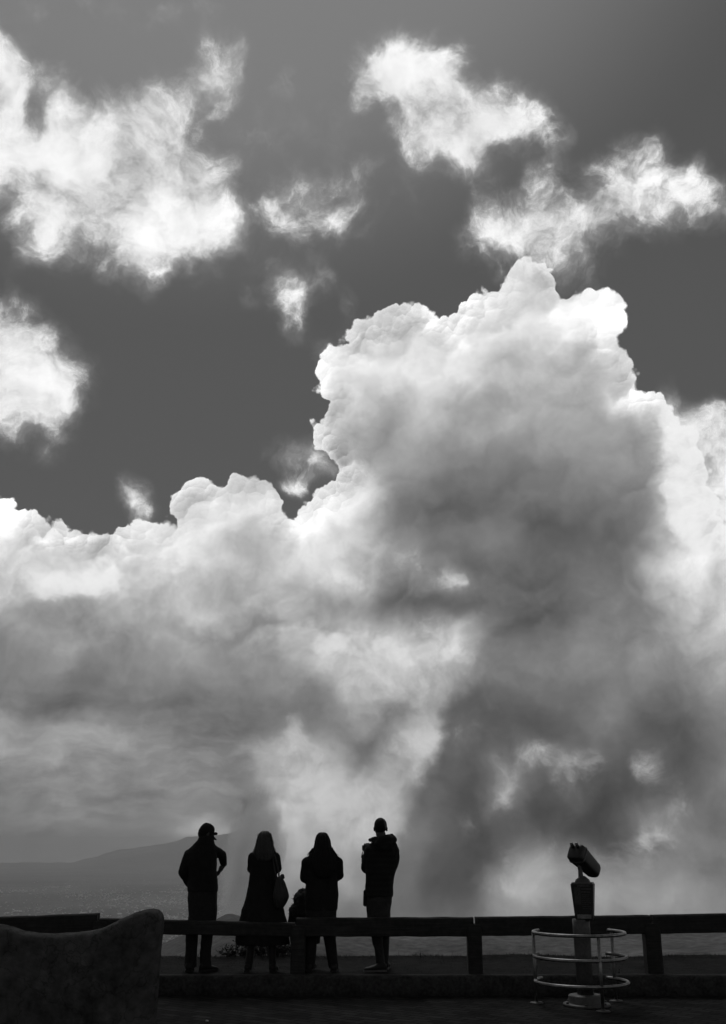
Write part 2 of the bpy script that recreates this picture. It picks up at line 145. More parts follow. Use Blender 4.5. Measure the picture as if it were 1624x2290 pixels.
 (13.350, "100 100 100 100 100 100 100 100 100 100 100 100 100 100 100 100 100 100 100 100 100 100 100 100 100 100 100 100 100 100 100 100 100 100 100 100 100 100 100 100 100 100 100 100 100 100 100 100 100 100 100 100 100 100 100 100 100 100 100 100 93 85 78 74 72 70 68 66 64",
  "0 0 0 0 0 0 0 0 2 30 60 87 90 62 68 62 36 13 3 1 1 0 0 0 0 0 0 0 37 8 0 0 0 0 0 0 0 1 2 0 0 2 21 10 1 0 0 0 0 0 0 0 0 0 0 0 0 0 0 0 0 0 20 53 4 0 0 0 0",
  "79 78 78 77 77 76 76 75 79 90 98 100 98 93 86 79 72 66 64 66 68 67 66 65 67 69 70 71 72 69 66 63 64 64 62 53 46 45 50 54 54 52 53 48 44 41 39 39 39 39 40 42 43 45 47 51 59 69 76 82 85 86 86 86 87 87 88 88 88"),
 (14.100, "100 99 100 100 100 100 100 100 100 96 92 93 94 92 90 92 94 99 100 100 100 100 100 100 100 100 100 100 100 100 100 100 100 100 100 100 100 100 100 100 100 100 100 100 100 100 100 100 100 100 100 100 100 100 100 100 100 100 100 93 82 75 67 61 59 57 55 53 50",
  "0 0 0 0 0 0 0 0 1 1 6 14 21 38 65 65 40 16 4 11 11 4 0 0 0 0 0 1 8 13 1 6 24 59 50 18 2 0 0 4 48 62 17 0 0 0 0 0 0 0 0 0 0 0 0 0 0 1 0 11 43 67 93 69 7 0 0 0 0",
  "87 86 85 84 83 82 82 81 78 73 71 74 77 80 83 85 84 82 82 85 85 81 75 71 71 72 74 77 79 78 75 74 78 84 78 64 53 51 55 58 60 63 53 47 44 42 40 39 39 39 40 42 44 45 46 50 59 71 79 85 88 88 88 88 88 88 87 87 87"),
 (14.850, "100 100 100 100 100 100 100 99 91 82 78 79 80 78 77 78 80 86 88 88 93 99 100 100 100 100 100 100 100 100 100 100 100 100 100 100 100 100 100 100 100 100 100 100 100 100 100 100 100 100 100 100 100 100 100 100 100 100 98 86 75 63 56 49 46 43 41 39 37",
  "0 0 0 0 0 0 0 0 0 0 0 0 0 1 2 3 3 1 10 38 48 22 4 0 0 0 0 0 0 4 0 6 47 13 2 1 4 22 23 38 26 0 0 0 0 0 0 0 0 0 0 0 0 0 0 0 0 0 30 77 70 100 100 74 13 0 0 0 0",
  "98 96 95 94 93 92 91 90 86 81 80 82 85 86 88 88 87 86 90 97 99 93 84 78 74 72 77 88 95 93 86 81 79 77 74 67 61 60 58 56 53 45 42 43 44 43 41 39 39 39 40 41 42 44 46 51 60 72 80 84 86 86 86 87 87 87 87 87 87"),
 (15.600, "85 87 88 90 92 93 92 84 81 71 65 68 67 65 64 66 68 77 76 76 80 86 96 100 100 100 94 87 85 87 93 100 100 100 100 100 100 100 100 100 100 100 100 100 100 100 100 100 100 100 100 100 100 100 100 100 100 100 90 79 68 57 44 38 32 30 28 26 23",
  "0 0 0 0 0 0 0 0 0 0 0 0 0 0 0 0 0 0 10 45 73 43 9 1 0 0 0 0 0 0 0 0 0 0 0 0 7 37 39 2 0 0 0 0 0 0 0 0 0 0 0 0 0 0 0 0 1 34 79 86 23 88 99 81 19 0 0 0 0",
  "100 100 100 100 100 100 99 99 97 95 93 94 95 94 93 92 90 87 88 93 95 90 84 79 73 70 76 85 91 91 88 85 83 81 75 65 56 53 51 45 43 44 44 44 44 43 42 40 39 39 39 40 41 43 46 51 60 72 81 84 86 86 86 85 85 84 83 82 82"),
 (16.350, "72 73 75 76 77 79 80 72 67 67 51 56 54 52 51 53 59 67 63 64 69 78 88 100 100 93 83 76 73 76 83 93 100 100 100 100 100 100 100 100 100 100 100 100 100 100 100 100 100 100 100 100 100 100 100 100 100 100 87 74 60 49 38 26 19 17 15 12 9",
  "0 0 0 0 0 0 0 0 0 0 0 0 0 0 0 0 0 4 2 20 42 31 8 1 0 0 0 0 0 0 0 0 1 0 0 0 0 0 0 0 1 0 0 0 0 0 0 0 0 0 0 0 0 0 0 0 7 63 100 100 100 100 100 86 26 0 0 0 0",
  "99 99 100 100 100 100 100 99 98 96 96 97 98 97 96 96 98 99 99 99 98 94 90 85 75 69 76 87 93 94 91 89 87 84 77 67 57 50 47 46 44 44 43 45 46 45 41 38 37 38 39 40 41 43 46 51 60 73 82 83 81 80 80 79 79 78 77 77 76"),
 (17.100, "58 60 61 63 64 65 67 64 53 52 51 44 44 39 38 40 50 56 54 50 60 72 88 88 92 88 76 65 60 65 76 83 90 98 100 100 100 100 100 100 100 100 100 100 100 100 100 100 100 100 100 100 100 100 100 100 100 97 85 72 59 45 32 19 6 1 0 0 0",
  "0 0 0 0 0 0 0 0 0 0 0 0 0 0 0 2 19 45 26 3 8 8 3 0 0 0 0 0 1 0 0 0 0 0 0 0 0 0 1 0 0 0 0 0 0 0 0 0 0 0 0 0 0 0 0 0 7 60 99 100 99 100 100 92 33 0 0 0 0",
  "98 98 98 98 99 99 99 99 98 97 97 97 97 98 98 98 97 97 97 96 96 96 95 92 85 80 84 90 93 94 92 91 89 87 79 66 53 46 44 43 41 41 40 40 39 39 38 39 39 39 40 41 42 44 46 50 59 74 84 83 77 75 75 75 75 74 75 75 75"),
 (17.850, "45 46 48 49 51 52 53 52 45 40 41 33 33 26 25 32 38 44 41 51 64 78 78 76 80 84 73 61 49 59 66 73 79 86 96 100 100 100 100 100 100 100 100 100 100 100 100 100 100 100 100 100 100 100 100 100 100 95 82 69 56 43 30 16 3 0 0 0 0",
  "0 0 0 1 0 0 0 0 0 0 0 0 0 0 0 11 64 95 34 3 0 0 0 0 0 0 0 0 0 0 0 1 0 0 0 0 0 0 0 0 0 0 0 0 0 0 0 0 0 0 0 0 0 0 0 0 9 64 100 100 100 100 100 95 41 1 0 0 0",
  "98 98 98 98 98 98 98 98 98 97 97 97 97 97 97 97 97 97 97 96 96 96 97 96 94 93 93 93 93 93 93 93 93 91 83 67 52 45 43 43 41 40 40 39 38 38 38 38 39 40 40 42 44 46 47 49 59 74 86 84 78 75 76 76 76 77 77 77 78"),
 (18.600, "31 33 34 36 37 39 40 40 36 26 27 23 20 16 14 21 27 30 37 51 63 66 65 63 70 72 67 57 46 49 56 62 70 78 87 97 100 100 100 100 100 100 100 100 100 100 100 100 100 100 100 100 100 100 100 100 100 93 80 67 54 41 28 14 1 0 0 0 0",
  "1 0 0 0 0 0 0 1 0 0 1 0 0 0 1 14 56 52 12 1 0 0 0 0 0 0 2 10 11 0 0 0 11 23 18 2 0 0 0 0 0 0 0 0 0 0 0 0 0 0 0 0 0 0 0 0 11 66 100 100 100 100 100 100 55 1 0 0 0",
  "97 97 97 98 98 98 98 98 98 97 97 97 97 97 97 97 97 97 97 96 96 97 97 98 98 98 97 95 93 93 95 95 95 94 86 71 56 48 47 47 45 44 42 42 41 41 40 41 41 42 43 44 46 48 48 50 58 74 87 87 81 78 78 79 79 79 80 80 80"),
 (19.350, "18 19 21 23 24 25 27 27 23 17 15 12 6 2 2 10 15 23 36 45 50 54 54 52 59 59 56 49 40 39 46 52 61 69 80 92 100 100 100 100 100 100 100 100 100 100 100 100 100 100 100 100 100 100 100 100 100 91 78 66 53 40 27 13 1 0 0 0 0",
  "38 29 20 12 6 1 0 0 0 0 0 0 0 0 1 5 11 6 1 0 0 0 0 0 0 0 1 17 84 100 17 8 13 46 26 16 1 0 0 0 0 0 0 0 0 0 0 0 0 0 0 0 0 0 0 0 14 72 100 100 100 100 100 88 30 0 0 0 0",
  "96 97 97 97 97 97 97 97 97 97 97 97 97 97 97 97 97 97 97 97 97 97 97 98 98 98 97 95 94 95 95 95 92 88 81 69 57 51 49 48 47 46 45 44 43 43 43 43 44 45 46 47 49 50 50 51 58 74 87 89 83 80 80 80 80 79 79 78 78"),
 (20.100, "2 4 6 8 10 12 14 14 10 4 0 0 0 0 0 0 7 19 27 33 38 41 42 42 46 47 44 39 31 25 32 41 54 66 78 90 100 100 100 100 100 100 100 100 100 100 100 100 100 100 100 100 100 100 100 100 99 87 76 63 50 37 24 11 0 0 0 0 0",
  "56 70 59 49 40 31 23 14 6 10 15 10 0 0 0 0 0 0 0 0 0 0 0 0 0 0 0 0 0 2 86 100 40 15 49 46 3 0 0 0 0 0 0 0 0 0 0 0 0 0 0 0 0 0 0 0 8 61 100 100 100 100 100 70 11 0 0 0 0",
  "95 96 96 96 96 96 96 96 97 97 97 97 97 97 97 97 97 97 97 97 97 97 97 97 97 97 97 96 95 96 96 94 89 82 79 68 59 54 52 51 50 49 48 48 47 46 46 47 48 49 50 51 52 53 53 53 60 74 88 90 83 77 77 76 76 75 75 74 74"),
 (20.850, "0 0 0 0 0 0 0 0 0 0 0 0 0 0 0 0 0 9 16 22 26 28 30 31 33 35 32 29 24 37 46 52 59 71 82 93 100 100 100 100 100 100 100 100 100 100 100 100 100 100 100 100 100 100 100 100 91 80 69 58 47 34 21 8 0 0 0 0 0",
  "58 94 94 86 78 69 60 50 39 45 55 30 5 0 0 0 0 0 0 0 0 0 0 0 0 0 15 44 72 85 90 49 17 2 23 21 2 0 0 0 0 0 0 0 0 0 0 0 0 0 0 0 0 0 0 0 4 52 98 99 99 99 99 49 1 0 0 0 0",
  "95 95 95 95 95 95 95 95 95 96 96 96 96 96 96 96 96 96 96 97 97 97 97 97 97 97 96 96 95 96 96 94 87 79 73 67 61 57 55 54 53 53 52 52 52 52 52 52 52 53 54 54 54 55 55 57 63 76 90 91 82 74 74 74 74 74 74 75 76"),
 (21.600, "0 0 0 0 0 0 0 0 0 0 0 0 0 0 0 0 0 0 3 10 14 16 17 19 21 22 20 16 30 42 54 63 71 78 87 98 100 100 100 100 100 100 100 100 100 100 100 100 100 100 100 100 100 100 99 91 85 73 63 51 40 29 17 5 0 0 0 0 0",
  "64 93 100 100 100 99 94 86 76 81 77 44 15 0 0 0 0 0 0 0 0 0 0 0 0 0 13 20 35 63 81 56 20 4 0 0 0 0 0 0 0 0 0 0 0 0 0 0 0 0 0 0 0 0 0 0 0 42 93 100 100 100 79 23 0 0 0 0 0",
  "95 95 95 95 95 95 95 95 95 95 95 95 95 95 95 95 95 95 95 95 96 96 96 96 96 96 96 95 95 95 95 93 87 80 74 68 63 59 57 57 56 57 58 58 59 59 59 58 57 58 58 58 58 58 59 62 67 79 91 92 84 77 77 78 79 81 82 84 85"),
 (22.350, "0 0 0 0 0 0 0 0 0 0 0 0 0 0 0 0 0 0 0 0 0 1 2 5 8 9 5 18 30 41 54 67 74 83 94 100 100 100 100 100 100 100 100 100 100 100 100 100 100 100 100 100 100 98 86 79 73 67 55 45 34 22 10 0 0 0 0 0 0",
  "69 96 100 99 100 100 100 100 100 100 87 59 28 5 0 0 0 0 0 0 0 0 0 0 0 0 0 2 0 5 7 5 2 0 0 0 0 0 0 0 0 0 0 0 0 0 0 0 0 0 0 0 0 0 0 0 1 33 89 71 81 94 52 1 0 0 0 0 0",
  "95 95 95 95 95 95 95 95 95 95 95 95 95 95 95 95 95 95 95 95 95 95 95 95 95 95 95 95 95 95 94 92 87 82 77 71 66 63 61 61 61 61 62 63 64 65 64 63 62 62 62 62 62 63 66 71 77 86 93 94 89 85 86 87 88 90 91 91 92"),
 (23.100, "0 0 0 0 0 0 0 0 0 0 0 0 0 0 0 0 0 0 0 0 0 0 0 0 0 0 8 19 31 44 51 53 65 76 87 99 100 100 100 100 100 100 100 100 100 100 100 100 100 100 100 100 100 91 79 68 61 58 50 37 26 15 4 0 0 0 0 0 0",
  "74 98 100 100 100 100 100 99 100 100 99 81 51 19 0 0 0 0 0 0 0 0 0 0 0 0 0 0 0 0 0 0 0 0 0 0 0 0 0 0 0 0 0 0 0 0 0 0 0 0 0 0 0 0 0 0 1 25 76 25 11 17 5 0 0 0 0 0 0",
  "95 95 95 95 95 95 95 95 95 95 95 95 95 95 95 95 95 95 95 95 95 95 95 95 95 95 95 96 96 95 95 92 88 83 79 76 73 72 70 69 67 65 63 64 65 67 67 68 68 67 67 67 68 71 76 84 90 94 95 95 93 92 92 93 93 93 93 93 93"),
 (23.850, "0 0 0 0 0 0 0 0 0 0 0 0 0 0 0 0 0 0 0 0 0 0 0 0 0 0 5 15 25 30 36 49 61 72 84 96 100 100 100 100 100 100 100 100 100 100 100 100 100 100 100 100 98 86 75 63 50 48 44 34 22 9 0 0 0 0 0 0 0",
  "79 99 100 100 100 100 100 100 100 100 93 63 31 8 0 0 0 0 0 0 0 0 0 0 0 0 0 0 0 0 0 0 0 0 0 0 1 1 1 1 0 0 0 0 0 0 0 0 0 0 0 0 0 0 0 0 0 12 23 0 0 0 0 0 0 0 0 0 0",
  "95 95 95 95 95 95 95 95 95 95 95 95 95 95 95 95 95 95 95 95 95 95 95 95 95 95 96 96 97 96 95 93 88 84 82 83 85 84 83 80 75 68 63 62 64 67 69 72 73 72 71 71 73 77 83 91 97 98 97 95 94 93 93 93 93 93 93 93 93"),
 (24.600, "0 0 0 0 0 0 0 0 0 0 0 0 0 0 0 0 0 0 0 0 0 0 0 0 0 0 0 10 22 34 46 55 66 76 86 98 100 100 100 100 100 100 100 100 100 100 100 100 100 100 100 100 94 82 70 58 47 36 36 26 15 4 0 0 0 0 0 0 0",
  "84 100 100 100 100 100 100 100 100 100 96 91 64 29 4 0 0 0 0 0 0 0 0 0 0 0 0 0 0 0 0 1 1 1 2 5 8 10 9 7 4 2 1 0 0 0 0 0 0 0 0 0 0 0 0 0 0 0 0 1 0 1 0 0 0 0 0 0 0",
  "95 95 95 95 95 95 95 95 95 95 95 95 95 95 95 95 95 95 95 95 95 95 95 95 95 95 96 97 97 97 96 94 90 85 85 88 92 92 91 87 82 74 67 66 67 70 72 74 75 74 72 72 75 79 84 91 97 98 97 95 94 93 93 93 93 93 93 93 93"),
 (25.350, "0 0 0 0 0 0 0 0 0 0 0 0 0 0 0 0 0 0 0 0 0 0 0 0 0 0 1 11 22 34 45 57 68 80 93 99 100 100 100 100 100 100 100 100 100 100 100 100 100 100 100 93 83 76 66 55 43 31 22 17 7 0 0 0 0 0 0 0 0",
  "86 100 100 100 99 99 99 100 95 76 64 48 36 20 2 0 0 0 0 0 0 0 0 0 0 0 0 0 0 1 3 7 10 8 9 18 28 34 32 23 13 5 2 0 0 0 0 0 0 0 0 0 0 0 0 0 0 0 1 0 0 0 0 0 0 0 0 0 0",
  "95 95 95 95 95 95 95 95 95 95 95 95 95 95 95 95 95 95 95 95 95 95 95 95 95 95 96 97 97 98 98 96 92 87 86 88 91 92 91 90 87 82 78 76 75 74 74 74 74 72 71 71 75 80 85 91 96 97 96 95 94 94 93 94 94 94 94 94 94"),
 (26.100, "0 0 0 0 0 0 0 0 0 0 0 0 0 0 0 0 0 0 0 0 0 0 0 0 0 0 0 9 20 31 43 54 66 76 79 88 98 100 100 99 96 96 97 100 100 100 100 100 100 100 99 87 75 64 56 47 35 23 12 2 0 0 0 0 0 0 0 0 0",
  "97 100 100 100 100 100 100 98 84 53 28 16 5 0 0 0 0 0 0 0 0 0 0 0 0 0 0 0 1 2 10 24 34 27 11 23 36 44 40 29 16 6 2 0 0 0 0 0 0 0 0 0 1 1 0 0 0 0 0 0 0 0 0 0 0 0 0 0 0",
  "95 95 95 95 95 95 95 95 95 95 95 95 95 95 95 95 95 95 95 95 95 95 95 95 95 95 96 96 97 98 99 98 94 89 87 87 88 89 91 92 92 91 89 86 83 79 77 76 75 73 73 74 78 84 89 93 97 98 96 95 95 94 94 95 95 95 95 95 95"),
 (26.850, "0 0 0 0 0 0 0 0 0 0 0 0 0 0 0 0 0 0 0 0 0 0 0 0 0 0 0 7 18 30 41 54 61 62 72 81 84 88 91 85 81 81 82 87 95 100 100 100 100 100 100 86 73 61 51 49 42 32 20 8 0 0 0 0 0 0 0 0 0",
  "63 68 73 78 83 87 83 78 56 37 11 0 0 0 0 0 0 0 0 0 0 0 0 0 0 0 1 0 0 0 12 31 44 35 16 12 18 22 20 14 7 3 1 0 0 0 0 0 0 0 0 0 0 0 0 0 0 0 0 0 0 0 0 0 0 0 0 0 0",
  "95 95 95 95 95 95 95 95 95 95 95 95 95 95 95 95 95 95 95 95 95 95 95 95 95 95 96 96 97 99 99 99 95 92 90 89 89 90 92 94 95 95 93 91 87 83 81 80 79 80 81 83 87 92 95 97 98 98 96 95 95 95 95 95 95 95 95 95 95"),
 (27.600, "0 0 0 0 0 0 0 0 0 0 0 0 0 0 0 0 0 0 0 0 0 0 0 0 0 0 0 7 18 29 40 46 45 58 65 68 72 77 81 74 69 69 70 77 87 96 100 100 99 90 86 88 82 73 70 58 45 32 20 8 0 0 0 0 0 0 0 0 0",
  "21 27 33 38 43 48 45 39 27 8 0 0 0 0 0 0 0 0 0 0 0 0 0 0 0 0 0 4 17 10 5 15 22 16 4 1 3 4 3 2 1 0 0 0 1 3 7 7 4 0 2 7 13 16 14 8 3 1 0 0 0 0 0 0 0 0 0 0 0",
  "95 95 95 95 95 95 95 95 95 95 95 95 95 95 95 95 95 95 95 95 95 95 95 95 95 95 96 97 97 98 99 99 97 95 94 92 91 92 94 97 97 96 94 92 90 87 86 85 85 87 89 92 95 98 100 100 99 98 96 95 95 95 95 95 95 95 95 95 95"),
 (28.350, "0 0 0 0 0 0 0 0 0 0 0 0 0 0 0 0 0 0 0 0 0 0 0 0 0 0 0 2 14 22 29 31 43 48 52 56 61 65 68 67 56 55 60 72 80 82 85 90 87 79 73 71 76 76 69 55 43 32 20 7 0 0 0 0 0 0 0 0 0",
  "0 0 0 3 6 9 3 1 0 0 0 0 0 0 0 2 0 0 0 0 0 0 0 1 1 1 7 28 54 32 4 3 2 6 15 2 0 0 0 0 0 0 0 1 5 18 32 33 18 18 35 49 50 38 20 7 2 0 0 0 0 0 0 0 0 0 0 0 0",
  "95 95 95 95 95 95 95 95 95 95 95 95 95 95 95 95 95 95 95 95 95 95 95 95 95 95 96 96 97 98 99 99 98 98 97 95 93 93 96 99 99 98 96 94 92 91 89 89 89 90 93 96 98 99 100 100 98 97 96 95 95 95 95 95 95 95 95 95 95"),
 (29.100, "0 0 0 0 0 0 0 0 0 0 0 0 0 0 0 0 0 0 0 0 0 0 0 0 0 0 0 0 4 12 16 25 30 36 40 44 49 53 56 61 52 45 57 63 67 70 73 79 81 70 60 59 61 59 56 53 41 29 16 4 0 0 0 0 0 0 0 0 0",
  "0 0 0 0 0 2 22 12 5 0 0 0 2 10 22 32 23 8 0 0 0 0 2 5 8 5 18 50 67 46 18 0 5 37 24 2 0 0 0 0 0 0 0 1 4 12 21 18 8 0 0 0 0 0 0 0 0 0 0 0 0 0 0 0 0 0 0 0 0",
  "95 95 95 95 95 95 95 95 95 95 95 95 95 95 95 95 95 95 95 95 95 95 95 95 95 95 95 96 96 97 98 98 98 98 97 96 95 95 97 99 100 99 98 97 95 94 93 92 92 93 95 97 98 99 99 98 97 97 96 95 95 95 95 95 95 95 95 95 95"),
 (29.850, "0 0 0 0 0 0 0 0 0 0 0 0 0 0 0 0 0 0 0 0 0 0 0 0 0 0 0 0 0 0 7 14 19 24 28 32 37 40 44 49 44 39 45 51 54 57 61 73 82 70 57 45 48 46 44 38 34 25 14 1 0 0 0 0 0 0 0 0 0",
  "0 0 0 0 0 2 18 44 36 21 9 1 17 42 54 68 53 36 19 6 1 0 0 8 22 18 23 52 65 56 27 21 14 32 9 1 1 0 0 0 0 0 0 0 0 0 0 0 4 8 11 17 26 20 5 0 0 0 0 0 0 0 0 0 0 0 0 0 0",
  "95 95 95 95 95 95 95 95 95 95 95 95 95 95 95 95 95 95 95 95 95 95 95 95 95 95 95 95 95 96 97 97 97 97 97 97 96 97 98 99 99 99 99 99 98 97 96 95 94 95 96 98 99 99 99 98 97 97 96 95 95 95 95 95 95 95 95 95 95"),
 (30.600, "0 0 0 0 0 0 0 0 0 0 0 0 0 0 0 0 0 0 0 0 0 0 0 0 0 0 0 0 0 0 0 0 7 12 16 21 24 28 33 37 35 28 35 38 41 45 58 64 66 64 55 45 34 33 31 26 21 15 5 0 0 0 0 0 0 0 0 0 0",
  "0 0 0 0 0 12 38 67 71 55 41 32 35 60 86 95 84 68 50 34 31 28 26 18 25 28 30 60 71 72 73 69 40 5 0 1 1 1 1 1 0 1 0 0 2 14 22 29 35 37 40 45 55 38 18 11 5 0 0 0 0 0 0 0 6 16 25 20 3",
  "95 95 95 95 95 95 95 95 95 95 95 95 95 95 95 95 95 95 95 95 95 95 95 95 95 95 95 95 95 95 96 97 97 97 97 97 97 97 98 98 98 99 99 99 98 98 97 96 96 96 97 98 99 99 99 98 98 97 96 95 95 95 95 95 95 95 95 95 95"),
 (31.350, "0 0 0 0 0 0 0 0 0 0 0 0 0 0 0 0 0 0 0 0 0 0 0 0 0 0 0 0 0 0 0 0 0 0 2 8 12 16 21 24 23 18 22 26 31 42 47 51 53 50 46 38 27 19 18 14 8 1 0 0 0 0 0 0 0 0 0 0 0",
  "7 3 0 0 10 31 56 81 99 89 76 69 75 77 96 100 100 95 81 72 69 66 63 48 21 21 46 57 40 41 43 35 8 2 3 3 3 3 2 2 2 0 1 8 19 35 52 59 65 68 70 74 74 57 46 38 29 21 20 21 19 12 13 23 33 45 58 27 6",
  "95 95 95 95 95 95 95 95 95 95 95 95 95 95 95 95 95 95 95 95 95 95 95 95 95 95 95 95 95 95 95 96 96 96 96 96 96 96 96 96 96 97 97 98 97 97 97 97 96 97 98 98 99 99 99 98 98 97 96 95 95 95 95 95 95 95 95 95 95"),
 (32.100, "0 0 0 0 0 0 0 0 0 0 0 0 0 0 0 0 0 0 0 0 0 0 0 0 0 0 0 0 0 0 0 0 0 0 0 0 0 2 8 10 9 5 9 15 24 29 36 38 40 38 33 28 21 10 2 0 0 0 0 0 0 0 0 0 0 0 0 0 0",
  "44 37 31 25 27 54 78 96 100 100 100 99 100 100 100 100 100 100 100 100 99 97 93 76 58 32 22 15 32 35 32 20 12 8 0 1 6 7 6 5 4 10 25 34 44 58 73 83 87 88 88 88 85 80 74 67 59 51 52 52 48 40 41 54 71 79 60 35 9",
  "95 95 95 95 95 95 95 95 95 95 95 95 95 95 95 95 95 95 95 95 95 95 95 95 95 95 95 95 95 95 95 95 95 95 95 95 95 95 94 94 95 95 96 97 97 97 97 97 97 97 98 98 99 99 99 98 98 97 96 95 95 95 95 95 95 95 95 95 95"),
 (32.850, "0 0 0 0 0 0 0 0 0 0 0 0 0 0 0 0 0 0 0 0 0 0 0 0 0 0 0 0 0 0 0 0 0 0 0 0 0 0 0 0 0 0 0 6 13 19 23 25 27 26 21 16 10 0 0 0 0 0 0 0 0 0 0 0 0 0 0 0 0",
  "84 78 71 65 58 75 95 100 100 100 100 100 100 100 100 100 100 100 100 100 100 100 100 86 59 27 26 42 53 45 30 35 38 22 39 32 14 13 12 10 8 16 42 61 76 81 89 89 87 86 86 87 89 89 88 87 83 80 81 82 78 72 75 82 62 42 26 13 1",
  "95 95 95 95 95 95 95 95 95 95 95 95 95 95 95 95 95 95 95 95 95 95 95 95 95 95 95 95 95 95 95 95 95 95 95 95 95 95 95 95 95 96 96 97 97 97 97 97 97 97 98 98 99 99 99 99 98 97 96 96 95 95 95 95 95 95 95 95 95"),
 (33.600, "0 0 0 0 0 0 0 0 0 0 0 0 0 0 0 0 0 0 0 0 0 0 0 0 0 0 0 0 0 0 0 0 0 0 0 0 0 0 0 0 0 0 0 0 0 6 9 12 14 12 7 1 0 0 0 0 0 0 0 0 0 0 0 0 0 0 0 0 0",
  "100 100 100 99 95 99 100 100 100 100 100 100 100 100 100 100 100 100 100 100 100 100 97 78 51 35 47 55 61 52 50 57 40 23 7 17 20 19 16 13 11 6 14 33 57 81 74 78 83 85 87 82 77 79 87 87 87 87 88 84 82 81 71 50 31 15 3 0 0",
  "95 95 95 95 95 95 95 95 95 95 95 95 95 95 95 95 95 95 95 95 95 95 95 95 95 95 95 95 95 95 95 95 95 95 95 95 95 95 95 95 95 96 96 97 97 97 97 97 97 97 98 98 99 99 99 99 98 97 96 96 95 95 95 95 95 95 95 95 95"),
 (34.350, "0 0 0 0 0 0 0 0 0 0 0 0 0 0 0 0 0 0 0 0 0 0 0 0 0 0 0 0 0 0 0 0 0 0 0 0 0 0 0 0 0 0 0 0 0 0 0 0 0 0 0 0 0 0 0 0 0 0 0 0 0 0 0 0 0 0 0 0 0",
  "99 100 100 100 100 100 100 100 100 100 100 100 100 100 100 100 100 100 100 100 100 100 93 79 49 35 52 62 62 64 92 61 49 34 20 18 20 21 26 23 12 9 7 28 53 60 48 51 54 70 59 55 47 60 73 84 87 87 83 67 47 45 42 24 8 0 0 0 0",
  "95 95 95 95 95 95 95 95 95 95 95 95 95 95 95 95 95 95 95 95 95 95 95 95 95 95 95 95 95 95 95 95 95 95 95 95 95 95 95 95 95 96 96 97 97 97 97 97 97 97 97 98 99 99 99 99 98 97 96 96 95 95 95 95 95 95 95 95 95"),
 (35.100, "0 0 0 0 0 0 0 0 0 0 0 0 0 0 0 0 0 0 0 0 0 0 0 0 0 0 0 0 0 0 0 0 0 0 0 0 0 0 0 0 0 0 0 0 0 0 0 0 0 0 0 0 0 0 0 0 0 0 0 0 0 0 0 0 0 0 0 0 0",
  "100 100 100 100 100 100 100 100 100 100 100 100 100 100 100 100 100 100 100 100 100 90 61 43 29 32 50 62 62 60 49 48 55 49 30 14 17 17 21 16 14 4 8 11 23 19 12 19 41 67 54 24 20 36 51 66 79 80 68 48 26 13 10 3 0 0 0 0 0",
  "95 95 95 95 95 95 95 95 95 95 95 95 95 95 95 95 95 95 95 95 95 95 95 95 95 95 95 95 95 95 95 95 95 95 95 95 95 95 95 95 95 96 96 97 97 97 97 97 97 97 97 98 99 99 99 99 98 97 97 96 95 95 95 95 95 95 95 95 95"),
 (35.850, "0 0 0 0 0 0 0 0 0 0 0 0 0 0 0 0 0 0 0 0 0 0 0 0 0 0 0 0 0 0 0 0 0 0 0 0 0 0 0 0 0 0 0 0 0 0 0 0 0 0 0 0 0 0 0 0 0 0 0 0 0 0 0 0 0 0 0 0 0",
  "100 100 100 100 100 99 100 100 100 100 100 100 100 100 100 100 100 100 100 100 95 94 81 46 17 33 44 48 47 43 39 27 32 37 35 13 8 9 4 14 19 31 48 64 72 64 27 9 34 47 45 25 5 13 27 42 53 49 47 26 9 0 0 0 0 0 0 0 0",
  "95 95 95 95 95 95 95 95 95 95 95 95 95 95 95 95 95 95 95 95 95 95 95 95 95 95 95 95 95 95 95 95 95 95 95 95 95 95 95 95 95 95 96 97 97 97 97 97 97 97 97 98 99 99 99 99 98 97 97 96 95 95 95 95 95 95 95 95 95"),
 (36.600, "0 0 0 0 0 0 0 0 0 0 0 0 0 0 0 0 0 0 0 0 0 0 0 0 0 0 0 0 0 0 0 0 0 0 0 0 0 0 0 0 0 0 0 0 0 0 0 0 0 0 0 0 0 0 0 0 0 0 0 0 0 0 0 0 0 0 0 0 0",
  "100 100 100 100 100 91 74 99 100 100 99 100 100 100 100 100 100 100 100 93 76 53 53 45 16 11 15 19 20 16 14 14 11 18 34 46 18 10 24 39 57 73 87 98 84 46 17 20 16 5 6 8 1 0 6 17 19 16 13 6 0 0 0 0 0 0 0 0 0",
  "95 95 95 95 95 95 95 95 95 95 95 95 95 95 95 95 95 95 95 95 95 95 95 95 95 95 95 95 95 95 95 95 95 95 95 95 95 95 95 95 95 95 96 97 97 97 97 97 97 97 97 98 99 99 99 99 98 97 97 96 95 95 95 95 95 95 95 95 95"),
 (37.350, "0 0 0 0 0 0 0 0 0 0 0 0 0 0 0 0 0 0 0 0 0 0 0 0 0 0 0 0 0 0 0 0 0 0 0 0 0 0 0 0 0 0 0 0 0 0 0 0 0 0 0 0 0 0 0 0 0 0 0 0 0 0 0 0 0 0 0 0 0",
  "100 100 100 100 100 90 15 73 100 100 100 100 100 100 100 100 100 99 89 74 53 32 11 17 31 30 40 32 17 19 19 17 15 10 3 8 7 33 65 82 94 100 100 100 89 75 58 56 55 60 73 48 15 1 0 0 0 0 0 0 0 0 0 0 0 0 0 0 0",
  "95 95 95 95 95 95 95 95 95 95 95 95 95 95 95 95 95 95 95 95 95 95 95 95 95 95 95 95 95 95 95 95 95 95 95 95 95 95 95 95 95 95 96 97 97 97 97 97 97 97 97 98 99 99 99 99 98 98 97 96 95 95 95 95 95 95 95 95 95"),
